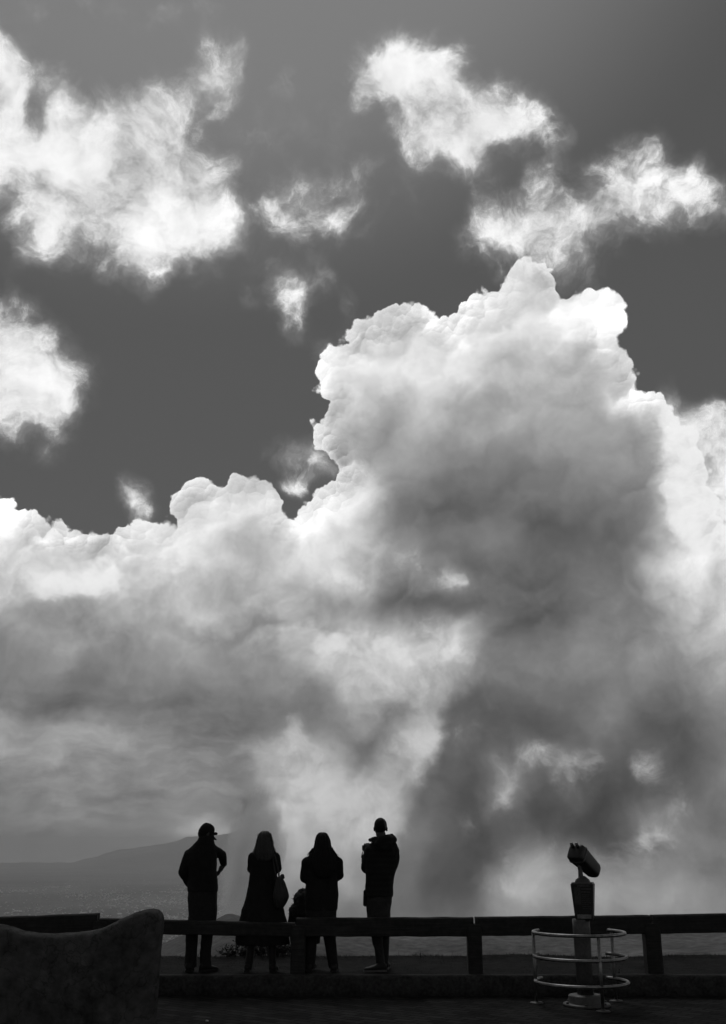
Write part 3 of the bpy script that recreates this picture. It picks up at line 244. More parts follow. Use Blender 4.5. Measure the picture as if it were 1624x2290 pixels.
 (38.100, "0 0 0 0 0 0 0 0 0 0 0 0 0 0 0 0 0 0 0 0 0 0 0 0 0 0 0 0 0 0 0 0 0 0 0 0 0 0 0 0 0 0 0 0 0 0 0 0 0 0 0 0 0 0 0 0 0 0 0 0 0 0 0 0 0 0 0 0 0",
  "100 100 100 100 100 100 69 66 95 90 84 91 100 100 100 100 100 94 72 42 20 1 5 24 28 28 31 28 24 18 18 16 14 13 11 4 18 46 74 98 100 100 99 100 100 100 99 100 100 100 65 30 6 0 0 0 0 0 0 0 0 0 0 0 0 0 0 0 0",
  "95 95 95 95 95 95 95 95 95 95 95 95 95 95 95 95 95 95 95 95 95 95 95 95 95 95 95 95 95 95 95 95 95 95 95 95 95 95 95 95 95 95 96 97 97 97 97 97 97 97 97 98 99 99 99 99 98 98 97 96 95 95 95 95 95 95 95 95 95"),
 (38.850, "0 0 0 0 0 0 0 0 0 0 0 0 0 0 0 0 0 0 0 0 0 0 0 0 0 0 0 0 0 0 0 0 0 0 0 0 0 0 0 0 0 0 0 0 0 0 0 0 0 0 0 0 0 0 0 0 0 0 0 0 0 0 0 0 0 0 0 0 0",
  "99 99 100 100 93 76 83 72 63 54 45 57 70 73 76 90 100 100 80 53 37 41 38 4 5 11 10 14 16 17 15 13 10 3 1 9 34 64 88 100 100 100 100 100 99 100 100 96 79 57 39 18 0 0 0 0 0 0 0 0 0 0 0 0 0 0 0 0 0",
  "95 95 95 95 95 95 95 95 95 95 95 95 95 95 95 95 95 95 95 95 95 95 95 95 95 95 95 95 95 95 95 95 95 95 95 95 95 95 95 95 95 95 96 97 97 97 97 97 97 97 97 98 98 99 99 99 98 98 97 96 95 95 95 95 95 95 95 95 95"),
 (39.600, "0 0 0 0 0 0 0 0 0 0 0 0 0 0 0 0 0 0 0 0 0 0 0 0 0 0 0 0 0 0 0 0 0 0 0 0 0 0 0 0 0 0 0 0 0 0 0 0 0 0 0 0 0 0 0 0 0 0 0 0 0 0 0 0 0 0 0 0 0",
  "100 100 100 96 81 54 34 35 25 15 9 20 27 30 39 55 68 69 80 88 83 76 55 37 12 8 10 11 12 14 18 21 21 42 40 33 59 82 99 100 100 100 100 100 100 100 92 68 43 21 4 0 0 0 0 0 0 0 0 0 0 0 0 0 0 0 0 0 0",
  "95 95 95 95 95 95 95 95 95 95 95 95 95 95 95 95 95 95 95 95 95 95 95 95 95 95 95 95 95 95 95 95 95 95 95 95 95 95 95 95 95 95 96 97 97 97 97 97 97 97 97 98 98 99 99 99 98 98 97 96 96 95 95 95 95 95 95 95 95"),
 (40.350, "0 0 0 0 0 0 0 0 0 0 0 0 0 0 0 0 0 0 0 0 0 0 0 0 0 0 0 0 0 0 0 0 0 0 0 0 0 0 0 0 0 0 0 0 0 0 0 0 0 0 0 0 0 0 0 0 0 0 0 0 0 0 0 0 0 0 0 0 0",
  "88 84 80 69 53 36 8 0 0 0 0 0 0 0 6 19 25 28 54 81 100 99 82 57 33 17 27 30 26 21 26 29 31 61 90 81 83 100 100 100 99 99 100 93 72 63 52 37 13 0 0 0 0 0 0 0 0 0 0 0 0 0 0 0 0 0 0 0 0",
  "95 95 95 95 95 95 95 95 95 95 95 95 95 95 95 95 95 95 95 95 95 95 95 95 95 95 95 95 95 95 95 95 95 95 95 95 95 95 95 95 95 95 96 97 97 97 97 97 97 97 97 98 98 99 99 99 98 98 97 96 96 95 95 95 95 95 95 95 95"),
 (41.100, "0 0 0 0 0 0 0 0 0 0 0 0 0 0 0 0 0 0 0 0 0 0 0 0 0 0 0 0 0 0 0 0 0 0 0 0 0 0 0 0 0 0 0 0 0 0 0 0 0 0 0 0 0 0 0 0 0 0 0 0 0 0 0 0 0 0 0 0 0",
  "46 41 37 30 11 3 13 17 15 11 5 3 0 0 0 0 0 10 32 56 80 100 87 64 38 14 18 22 20 13 13 16 47 74 92 100 100 100 100 100 100 100 87 60 37 15 7 0 0 0 0 0 0 0 0 0 0 0 0 0 0 0 0 0 0 0 0 0 0",
  "95 95 95 95 95 95 95 95 95 95 95 95 95 95 95 95 95 95 95 95 95 95 95 95 95 95 95 95 95 95 95 95 95 95 95 95 95 95 95 95 95 95 96 97 97 97 97 97 97 97 97 98 98 99 99 99 99 98 97 97 96 95 95 95 95 95 95 95 95"),
 (41.850, "0 0 0 0 0 0 0 0 0 0 0 0 0 0 0 0 0 0 0 0 0 0 0 0 0 0 0 0 0 0 0 0 0 0 0 0 0 0 0 0 0 0 0 0 0 0 0 0 0 0 0 0 0 0 0 0 0 0 0 0 0 0 0 0 0 0 0 0 0",
  "5 3 2 12 30 46 51 45 39 26 21 9 13 14 13 11 8 3 12 37 62 64 71 50 23 5 4 4 5 7 6 5 14 37 62 86 98 100 98 93 88 84 83 58 24 1 0 0 0 0 0 0 0 0 0 0 0 0 0 0 0 0 0 0 0 0 0 0 0",
  "95 95 95 95 95 95 95 95 95 95 95 95 95 95 95 95 95 95 95 95 95 95 95 95 95 95 95 95 95 95 95 95 95 95 95 95 95 95 95 95 95 95 96 97 97 97 97 97 97 96 97 97 98 99 99 99 99 98 97 97 96 95 95 94 95 95 95 95 95"),
 (42.600, "0 0 0 0 0 0 0 0 0 0 0 0 0 0 0 0 0 0 0 0 0 0 0 0 0 0 0 0 0 0 0 0 0 0 0 0 0 0 0 0 0 0 0 0 0 0 0 0 0 0 0 0 0 0 0 0 0 0 0 0 0 0 0 0 0 0 0 0 0",
  "0 0 2 3 4 3 5 16 25 41 42 27 35 40 38 30 15 6 2 2 9 13 18 19 8 4 5 5 6 6 5 5 2 11 34 47 61 62 54 46 39 34 28 26 10 0 0 0 0 0 0 0 0 0 0 0 0 0 0 0 0 0 0 0 0 0 0 0 0",
  "95 95 95 95 95 95 95 95 95 95 95 95 95 95 95 95 95 95 95 95 95 95 95 95 95 95 95 95 95 95 95 95 95 95 95 95 95 95 95 94 95 95 96 96 97 97 97 97 97 96 97 97 98 99 99 99 99 98 97 97 96 95 95 94 95 95 95 95 95"),
 (43.350, "0 0 0 0 0 0 0 0 0 0 0 0 0 0 0 0 0 0 0 0 0 0 0 0 0 0 0 0 0 0 0 0 0 0 0 0 0 0 0 0 0 0 0 0 0 0 0 0 0 0 0 0 0 0 0 0 0 0 0 0 0 0 0 0 0 0 0 0 0",
  "0 0 0 0 0 0 0 0 0 10 10 0 0 3 8 17 44 42 20 29 31 26 17 8 4 2 3 3 4 4 4 3 3 0 0 5 15 12 7 2 0 0 4 4 0 0 0 0 0 0 0 0 0 0 0 0 0 0 0 0 0 0 0 0 0 0 0 0 0",
  "95 95 95 95 95 95 95 95 95 95 95 95 95 95 95 95 95 95 95 95 95 95 95 95 95 95 95 95 95 95 95 95 95 95 95 95 95 95 95 94 95 95 96 96 97 97 97 97 97 96 97 97 98 99 99 99 99 98 98 97 96 95 95 94 95 95 95 95 95"),
 (44.100, "0 0 0 0 0 0 0 0 0 0 0 0 0 0 0 0 0 0 0 0 0 0 0 0 0 0 0 0 0 0 0 0 0 0 0 0 0 0 0 0 0 0 0 0 0 0 0 0 0 0 0 0 0 0 0 0 0 0 0 0 0 0 0 0 0 0 0 0 0",
  "0 0 0 0 0 0 0 0 0 0 0 0 0 0 0 0 0 0 1 3 7 10 11 10 6 3 2 2 2 2 2 2 2 2 2 0 0 0 0 0 0 0 0 0 0 0 0 0 0 0 0 0 0 0 0 0 0 0 0 0 0 0 0 0 0 0 0 0 0",
  "95 95 95 95 95 95 95 95 95 95 95 95 95 95 95 95 95 95 95 95 95 95 95 95 95 95 95 95 95 95 95 95 95 95 95 95 95 95 95 94 95 95 96 96 97 97 97 97 97 96 97 97 98 99 99 99 99 98 98 97 96 95 95 95 95 95 95 95 95"),
 (44.850, "0 0 0 0 0 0 0 0 0 0 0 0 0 0 0 0 0 0 0 0 0 0 0 0 0 0 0 0 0 0 0 0 0 0 0 0 0 0 0 0 0 0 0 0 0 0 0 0 0 0 0 0 0 0 0 0 0 0 0 0 0 0 0 0 0 0 0 0 0",
  "0 0 0 0 0 0 0 0 0 0 0 0 0 0 0 0 0 0 0 0 0 0 0 0 0 1 1 1 1 1 1 1 1 1 1 1 1 1 1 0 0 0 0 0 0 0 0 0 0 0 0 0 0 0 0 0 0 0 0 0 0 0 0 0 0 0 0 0 0",
  "95 95 95 95 95 95 95 95 95 95 95 95 95 95 95 95 95 95 95 95 95 95 95 95 95 95 95 95 95 95 95 95 95 95 95 95 95 95 95 94 95 95 96 96 97 97 97 97 97 96 97 97 98 98 99 99 99 98 98 97 96 96 95 95 94 95 95 95 95"),
]

def build_sky():
    w = bpy.data.worlds.new("World")
    scene.world = w
    w.use_nodes = True
    nt = w.node_tree
    nt.nodes.clear()
    N, Lk = nt.nodes, nt.links

    def put(sock, v):
        if v is None:
            return
        if hasattr(v, 'is_output'):
            Lk.new(v, sock)
        else:
            sock.default_value = v

    def M(op, a, b=None, c=None, clamp=False):
        n = N.new('ShaderNodeMath'); n.operation = op; n.use_clamp = clamp
        for k, v in enumerate((a, b, c)):
            put(n.inputs[k], v)
        return n.outputs[0]

    def V(op, a, b=None, c=None, out=0):
        n = N.new('ShaderNodeVectorMath'); n.operation = op
        for k, v in enumerate((a, b, c)):
            if op == 'SCALE' and k == 1:
                put(n.inputs['Scale'], v)
            else:
                put(n.inputs[k], v)
        return n.outputs[out]

    def smooth(x, lo, hi, a=0.0, b=1.0):
        n = N.new('ShaderNodeMapRange'); n.interpolation_type = 'SMOOTHSTEP'
        put(n.inputs['Value'], x); put(n.inputs['From Min'], lo); put(n.inputs['From Max'], hi)
        put(n.inputs['To Min'], a); put(n.inputs['To Max'], b)
        return n.outputs[0]

    def lin(x, lo, hi, a=0.0, b=1.0):
        n = N.new('ShaderNodeMapRange'); n.clamp = True
        put(n.inputs['Value'], x); put(n.inputs['From Min'], lo); put(n.inputs['From Max'], hi)
        put(n.inputs['To Min'], a); put(n.inputs['To Max'], b)
        return n.outputs[0]

    def mix(f, a, b):
        n = N.new('ShaderNodeMix'); n.data_type = 'FLOAT'
        put(n.inputs[0], f); put(n.inputs[2], a); put(n.inputs[3], b)
        return n.outputs[0]

    def fbm(vec, scale, detail=6.0, rough=0.55, dist=0.0, color=False, lac=2.0):
        n = N.new('ShaderNodeTexNoise'); n.noise_dimensions = '3D'
        put(n.inputs['Vector'], vec); n.inputs['Scale'].default_value = scale
        n.inputs['Detail'].default_value = detail; n.inputs['Roughness'].default_value = rough
        n.inputs['Distortion'].default_value = dist; n.inputs['Lacunarity'].default_value = lac
        return n.outputs['Color' if color else 'Fac']

    def lobes(vec, scale, light, soft=0.0):
        """Heaped lobes: roundness of each and how far a point lies on its sunward side."""
        n = N.new('ShaderNodeTexVoronoi'); n.feature = 'SMOOTH_F1' if soft else 'F1'
        if soft: n.inputs['Smoothness'].default_value = soft
        put(n.inputs['Vector'], vec); n.inputs['Scale'].default_value = scale
        side = V('DOT_PRODUCT', V('SUBTRACT', vec, n.outputs['Position']), tuple(light * scale), out=1)
        return n.outputs['Distance'], side

    d0 = N.new('ShaderNodeTexCoord').outputs['Generated']
    # large swirl of the air, then finer raggedness
    sw = V('SUBTRACT', fbm(d0, 9.0, 1.0, 0.5, color=True), (.5, .5, .5))
    rg = V('SUBTRACT', fbm(d0, 26.0, 5.0, 0.52, color=True), (.5, .5, .5))
    d1 = V('ADD', d0, V('ADD', V('SCALE', sw, 0.012), V('SCALE', rg, 0.030)))
    sp = N.new('ShaderNodeSeparateXYZ'); Lk.new(d1, sp.inputs[0])
    az = M('MULTIPLY', M('ARCTAN2', sp.outputs[0], sp.outputs[1]), 180 / math.pi)
    hor = M('SQRT', M('ADD', M('MULTIPLY', sp.outputs[0], sp.outputs[0]), M('MULTIPLY', sp.outputs[1], sp.outputs[1])))
    el = M('MULTIPLY', M('ARCTAN2', sp.outputs[2], hor), 180 / math.pi)

    azn = lin(az, -25.5, 25.5, -1.0, 1.0)
    comb = N.new('ShaderNodeCombineXYZ')
    for k in range(3):
        Lk.new(azn, comb.inputs[k])
    elc = M('MINIMUM', M('MAXIMUM', el, SKY_ROWS[0][0]), SKY_ROWS[-1][0])
    step = SKY_ROWS[1][0] - SKY_ROWS[0][0]
    def bspline(t):
        t = abs(t)
        return (4 - 6 * t * t + 3 * t ** 3) / 6 if t < 1 else ((2 - t) ** 3 / 6 if t < 2 else 0.0)
    rows = [SKY_ROWS[0]] * 1 + list(SKY_ROWS) + [SKY_ROWS[-1]]
    acc = None
    for j, row in enumerate(rows):
        e = SKY_ROWS[0][0] + (j - 1) * step
        u = M('MULTIPLY_ADD', elc, 1 / (4 * step), .5 - e / (4 * step), clamp=True)
        kf = N.new('ShaderNodeFloatCurve')
        cv = kf.mapping.curves[0]
        cv.points[0].location = (0, 0); cv.points[1].location = (1, 0)
        for q in range(1, 24):
            cv.points.new(q / 24, bspline((q / 24 - .5) * 4))
        kf.mapping.update()
        Lk.new(u, kf.inputs['Value'])
        rc = N.new('ShaderNodeVectorCurve')
        for c in range(3):
            vals = [int(x) / 100 for x in row[1 + c].split()]
            cc = rc.mapping.curves[c]
            m = len(vals) - 1
            cc.points[0].location = (-1, vals[0]); cc.points[1].location = (1, vals[-1])
            for q in range(1, m):
                cc.points.new(2 * q / m - 1, vals[q])
        rc.mapping.update()
        Lk.new(comb.outputs[0], rc.inputs['Vector'])
        k3 = N.new('ShaderNodeCombineXYZ')
        for c in range(3):
            Lk.new(kf.outputs[0], k3.inputs[c])
        acc = V('MULTIPLY_ADD', rc.outputs[0], k3.outputs[0], acc if acc is not None else (0, 0, 0))
    fs = N.new('ShaderNodeSeparateXYZ'); Lk.new(acc, fs.inputs[0])
    F1, F2, F3 = fs.outputs

    # outside the surveyed part of the sky: broken cloud of the same kind
    spd = N.new('ShaderNodeSeparateXYZ'); Lk.new(d0, spd.inputs[0])
    front = M('MULTIPLY', smooth(M('ABSOLUTE', az), 24.0, 30.0, 1.0, 0.0), smooth(el, 44.0, 50.0, 1.0, 0.0))
    other = fbm(d0, 3.0, 4.0, 0.5)
    F2 = mix(front, smooth(other, .56, .82, 0, .55), F2)
    F1 = mix(front, 0.15, F1)

    # clear air: physical sky through a red filter (monochrome film), brightening towards the sun
    sky = N.new('ShaderNodeTexSky'); sky.sky_type = 'NISHITA'; sky.sun_disc = False
    sky.sun_elevation = R(SUN_EL); sky.sun_rotation = R(SUN_AZ)
    sky.altitude = 1500; sky.air_density = 1.0; sky.dust_density = 1.0; sky.ozone_density = 1.0
    sc = N.new('ShaderNodeSeparateColor'); Lk.new(sky.outputs[0], sc.inputs[0])
    toward = Vector((math.sin(R(SUN_AZ)) * math.cos(R(SUN_EL)), math.cos(R(SUN_AZ)) * math.cos(R(SUN_EL)), math.sin(R(SUN_EL))))
    cs = V('DOT_PRODUCT', d0, tuple(toward), out=1)
    glow = smooth(cs, math.cos(R(31)), math.cos(R(17)))
    clear = M('ADD', M('ADD', M('MULTIPLY', glow, .140), .303), lin(sc.outputs[0], 0.0, 3.0, 0.0, .05))

    sws0 = N.new('ShaderNodeSeparateXYZ'); Lk.new(sw, sws0.inputs[0])
    low = smooth(el, 12.9, 14.2, 1.0, 0.0)          # below here F1 marks the near dark cloud instead
    low2 = smooth(M('ADD', el, M('MULTIPLY', sws0.outputs[0], 5.0)), 7.0, 9.6, 1.0, 0.0)
    # heaped cloud
    dh = V('ADD', d0, V('ADD', V('SCALE', rg, .05), V('SCALE', sw, .05)))
    up = Vector((-.45, -.25, .86))
    l1, s1 = lobes(dh, 13.0, up, .75)
    l2, s2 = lobes(V('ADD', dh, (.37, .11, .23)), 30.0, up, .55)
    df = V('ADD', d0, V('SCALE', rg, .022))
    l3, s3 = lobes(V('ADD', df, (.71, .43, .05)), 70.0, up)
    l4, s4 = lobes(V('ADD', df, (.17, .83, .35)), 150.0, up)
    sws = N.new('ShaderNodeSeparateXYZ'); Lk.new(sw, sws.inputs[0])
    patchy = smooth(sws.outputs[1], -.10, .12, .45, 1.0)
    rgs = N.new('ShaderNodeSeparateXYZ'); Lk.new(rg, rgs.inputs[0])
    depth = M('MULTIPLY', M('SUBTRACT', F1, .5), 6.0)
    bump = M('SUBTRACT', .62, M('ADD', M('ADD', M('MULTIPLY', l2, .40), M('MULTIPLY', l4, .30)), M('ADD', M('MULTIPLY', l3, .60), M('MULTIPLY', l1, .10))))
    s = M('ADD', M('ADD', depth, M('MULTIPLY', bump, M('ADD', M('MULTIPLY', patchy, .75), .35))), M('MULTIPLY', rgs.outputs[0], .5))
    a1 = M('MAXIMUM', smooth(s, -.02, .14), low)
    near = M('MULTIPLY', M('MULTIPLY', smooth(depth, .5, 2.4, 1.0, .14), patchy), smooth(el, 10.5, 15.0, .12, 1.0))
    relief = M('ADD', M('MULTIPLY', s1, .62), M('ADD', M('MULTIPLY', s2, M('MULTIPLY', patchy, smooth(depth, 1.5, 5.0, .55, .22))), M('MULTIPLY', M('ADD', M('MULTIPLY', s3, .30), M('MULTIPLY', s4, .15)), near)))
    tex = M('SUBTRACT', fbm(d1, 15.0, 6.0, 0.52), .5)
    F3 = M('SUBTRACT', F3, M('MULTIPLY', smooth(F3, .62, .95), .06))
    bright = smooth(F3, .40, .82)
    tone = M('ADD', F3, M('MULTIPLY', tex, mix(bright, .16, .20)))
    edge = smooth(depth, .6, 3.2, 1.0, .35)
    tone = M('ADD', tone, M('MULTIPLY', relief, M('MULTIPLY', mix(M('MULTIPLY', bright, edge), .12, .50), smooth(el, 9.0, 14.0, .35, 1.0))))
    # soft broken masses lower down
    soft = M('SUBTRACT', fbm(V('ADD', d1, V('SCALE', sw, .06)), 8.0, 7.0, 0.58, 0.25), .5)
    tone = M('ADD', tone, M('MULTIPLY', soft, M('MULTIPLY', smooth(el, 12.5, 17.0, .44, .08), smooth(el, 3.0, 9.0, .6, 1.0))))
    # flat layers low over the plain
    strat = M('SUBTRACT', fbm(V('MULTIPLY', d1, (1.0, 1.0, 3.6)), 15.0, 6.0, 0.6), .5)
    tone = M('ADD', tone, M('MULTIPLY', strat, M('MULTIPLY', smooth(el, 5.0, 9.5, .38, .0), smooth(az, -7.0, -2.5, 1.0, .25))))
    wn = fbm(V('ADD', d0, V('ADD', V('SCALE', rg, .040), V('SCALE', sw, .04))), 17.0, 9.0, 0.64, 0.12)
    wn2 = M('ADD', M('SUBTRACT', wn, .5), M('MULTIPLY', rgs.outputs[2], .25))
    tone = M('ADD', tone, M('MULTIPLY', wn2, M('MULTIPLY', mix(bright, .17, .58), M('MULTIPLY', smooth(el, 13.0, 17.0, 1.0, .6), mix(smooth(el, 8.0, 11.0, 1.0, .0), 1.0, smooth(az, -8.0, -3.0, .35, 1.0))))))
    rim = M('MULTIPLY', smooth(s, .0, .7, 1.0, 0.0), M('SUBTRACT', 1.0, low))
    tone = mix(M('MULTIPLY', M('MULTIPLY', rim, patchy), .5), tone, .97)
    # the near dark cloud in front of the lit one
    sd = M('ADD', depth, M('MULTIPLY', M('ADD', M('MULTIPLY', rgs.outputs[1], 2.0), M('MULTIPLY', tex, 2.6)), 1.0))
    ad = M('MULTIPLY', smooth(sd, -.35, .75), low2)
    dark = mix(smooth(depth, .4, 2.6), .355, F3)
    dark = M('ADD', dark, M('ADD', M('MULTIPLY', soft, .34), M('ADD', M('MULTIPLY', tex, .18), M('MULTIPLY', wn2, .16))))
    tone = mix(ad, tone, dark)

    # ragged cloud: above, on its own; lower down, lit shreds before the heaped cloud
    wd = M('ADD', F2, M('MULTIPLY', wn2, M('MULTIPLY', smooth(F2, .6, 1.0, 2.6, 1.5), smooth(F2, .02, .35))))
    veil = M('MULTIPLY', smooth(M('ADD', F2, M('MULTIPLY', wn2, 1.3)), .04, .70), .55)
    a2 = M('MAXIMUM', smooth(wd, .16, 1.02), M('MULTIPLY', veil, smooth(F2, .01, .12)))
    wt = M('ADD', mix(smooth(wd, .12, 1.2), .53, .955), M('ADD', M('MULTIPLY', tex, .26), M('MULTIPLY', wn2, .22)))
    out = mix(a2, clear, wt)
    tone = M('ADD', tone, M('MULTIPLY', smooth(wd, .12, 1.15), M('SUBTRACT', mix(smooth(el, 6, 16), .80, .95), tone)))
    out = mix(a1, out, tone)
    # film tone -> radiance
    rad = M('POWER', M('MAXIMUM', out, 0.001), 2.2)
    bg = N.new('ShaderNodeBackground')
    STRENGTH = 0.12
    radc = M('MULTIPLY', rad, 1.0 / STRENGTH)
    cb = N.new('ShaderNodeCombineColor')
    for k in range(3):
        Lk.new(radc, cb.inputs[k])
    Lk.new(cb.outputs[0], bg.inputs['Color'])
    bg.inputs['Strength'].default_value = STRENGTH
    w.cycles.sampling_method = 'MANUAL'; w.cycles.sample_map_resolution = 512
    wo = N.new('ShaderNodeOutputWorld')
    Lk.new(bg.outputs[0], wo.inputs['Surface'])
    return w

build_sky()

# ------------------------------------------------------------------ helpers
def tag(o, label=None, cat=None, group=None, kind=None):
    if label: o['label'] = label
    if cat: o['category'] = cat
    if group: o['group'] = group
    if kind: o['kind'] = kind
    return o

def empty(name, loc):
    o = bpy.data.objects.new(name, None)
    COL.objects.link(o)
    o.location = loc
    o.empty_display_size = 0.2
    return o

def link_mesh(name, me, mat, parent=None, smooth=True):
    """Mesh given in world coordinates; parented objects keep their place."""
    o = bpy.data.objects.new(name, me)
    COL.objects.link(o)
    if mat is not None:
        me.materials.clear()
        me.materials.append(mat)
    if smooth:
        me.polygons.foreach_set('use_smooth', [True] * len(me.polygons))
    if parent is not None:
        o.parent = parent
        p, off = parent, Vector((0, 0, 0))
        while p is not None:
            off += p.location
            p = p.parent
        o.matrix_parent_inverse = Matrix.Identity(4)
        me.transform(Matrix.Translation(-off))
    return o

def place(o, loc):
    """Give a top-level mesh an origin at its base."""
    o.data.transform(Matrix.Translation(-Vector(loc)))
    o.location = loc
    return o

def from_bm(name, bm, mat, parent=None, smooth=True, bevel=0.0):
    if bevel:
        bmesh.ops.bevel(bm, geom=bm.edges[:], offset=bevel, segments=2, affect='EDGES', profile=.5)
    bmesh.ops.recalc_face_normals(bm, faces=bm.faces[:])
    me = bpy.data.meshes.new(name)
    bm.to_mesh(me); bm.free()
    return link_mesh(name, me, mat, parent, smooth)

def frame_of(d):
    d = d.normalized()
    a = Vector((0, 0, 1)) if abs(d.z) < .9 else Vector((1, 0, 0))
    x = a.cross(d).normalized()
    return x, d.cross(x).normalized(), d

def rings_to_bm(bm, rings, cap=True):
    rows = [[bm.verts.new(p) for p in r] for r in rings]
    n = len(rows[0])
    for a, b in zip(rows, rows[1:]):
        for i in range(n):
            bm.faces.new((a[i], a[(i + 1) % n], b[(i + 1) % n], b[i]))
    if cap:
        bm.faces.new(rows[0][::-1]); bm.faces.new(rows[-1])

def capsule(bm, a, b, ra, rb=None, n=16, sx=1.0, sy=1.0):
    a, b = Vector(a), Vector(b)
    rb = ra if rb is None else rb
    if (b - a).length < 1e-5:
        b = a + Vector((0, 0, 1e-4))
    x, y, d = frame_of(b - a)
    rings = []
    for t in (-80, -60, -35, -10):
        c = a + d * ra * math.sin(R(t)); r = ra * math.cos(R(t))
        rings.append([c + (x * math.cos(2 * math.pi * k / n) * sx + y * math.sin(2 * math.pi * k / n) * sy) * r for k in range(n)])
    for t in (0.0, .33, .66, 1.0):
        c = a.lerp(b, t); r = ra + (rb - ra) * t
        rings.append([c + (x * math.cos(2 * math.pi * k / n) * sx + y * math.sin(2 * math.pi * k / n) * sy) * r for k in range(n)])
    for t in (10, 35, 60, 80):
        c = b + d * rb * math.sin(R(t)); r = rb * math.cos(R(t))
        rings.append([c + (x * math.cos(2 * math.pi * k / n) * sx + y * math.sin(2 * math.pi * k / n) * sy) * r for k in range(n)])
    rings_to_bm(bm, rings)

def chain(bm, pts, rad):
    for i in range(len(pts) - 1):
        capsule(bm, pts[i], pts[i + 1], rad[i], rad[i + 1])

def ellipsoid(bm, c, r, rot=None, sub=3):
    m = Matrix.Translation(Vector(c)) @ (rot.to_4x4() if rot is not None else Matrix.Identity(4)) @ Matrix.Diagonal((*r, 1))
    bmesh.ops.create_icosphere(bm, subdivisions=sub, radius=1.0, matrix=m)

def box(bm, c, size, rot=None):
    m = Matrix.Translation(Vector(c)) @ (rot.to_4x4() if rot is not None else Matrix.Identity(4)) @ Matrix.Diagonal((*size, 1))
    return bmesh.ops.create_cube(bm, size=1.0, matrix=m)['verts']

def tube(bm, pts, r, n=12, cap=True, closed=False):
    pts = [Vector(p) for p in pts]
    rings, N = [], len(pts)
    for i, p in enumerate(pts):
        d = (pts[min(i + 1, N - 1)] - pts[max(i - 1, 0)])
        x, y, d = frame_of(d)
        rr = r[i] if isinstance(r, (list, tuple)) else r
        rings.append([p + (x * math.cos(2 * math.pi * k / n) + y * math.sin(2 * math.pi * k / n)) * rr for k in range(n)])
    rings_to_bm(bm, rings, cap)

def section(c, rx, ry, n=40, e=2.3):
    out = []
    for k in range(n):
        t = 2 * math.pi * k / n
        ct, st = math.cos(t), math.sin(t)
        out.append(Vector((c.x + rx * math.copysign(abs(ct) ** (2 / e), ct), c.y + ry * math.copysign(abs(st) ** (2 / e), st), c.z)))
    return out

def loft(bm, rows, Y, e=2.3):
    """rows: (py, x left, x right, depth shift, half depth) read along the outline of a standing figure."""
    rings = []
    for (py, xl, xr, dy, ry) in rows:
        a, b = at(xl, py, Y), at(xr, py, Y)
        c = (a + b) / 2 + Vector((0, dy, 0))
        rings.append(section(c, (b - a).length / 2, ry, e=e))
    rings_to_bm(bm, rings[::-1])

def skin(name, bm, mat, parent, voxel=0.008, smooth=4, fold=None):
    """Fuse overlapping volumes into one continuous surface; fold = (strength, scale) adds creases of cloth."""
    bmesh.ops.recalc_face_normals(bm, faces=bm.faces[:])
    me = bpy.data.meshes.new(name + '_src'); bm.to_mesh(me); bm.free()
    o = bpy.data.objects.new(name + '_src', me); COL.objects.link(o)
    m = o.modifiers.new('r', 'REMESH'); m.mode = 'VOXEL'; m.voxel_size = voxel
    s = o.modifiers.new('s', 'SMOOTH'); s.factor = .5; s.iterations = smooth
    dg = bpy.context.evaluated_depsgraph_get()
    out = bpy.data.meshes.new_from_object(o.evaluated_get(dg))
    bpy.data.objects.remove(o); bpy.data.meshes.remove(me)
    out.name = name
    if fold:
        st, sc = fold
        for v in out.vertices:
            p = v.co
            f = mnoise.noise(Vector((p.x * sc, p.y * sc, p.z * sc * .45))) + .5 * mnoise.noise(Vector((p.x * sc * 2.3 + 7, p.y * sc * 2.3, p.z * sc * 1.4)))
            v.co = p + v.normal * (f * st)
    return link_mesh(name, out, mat, parent)

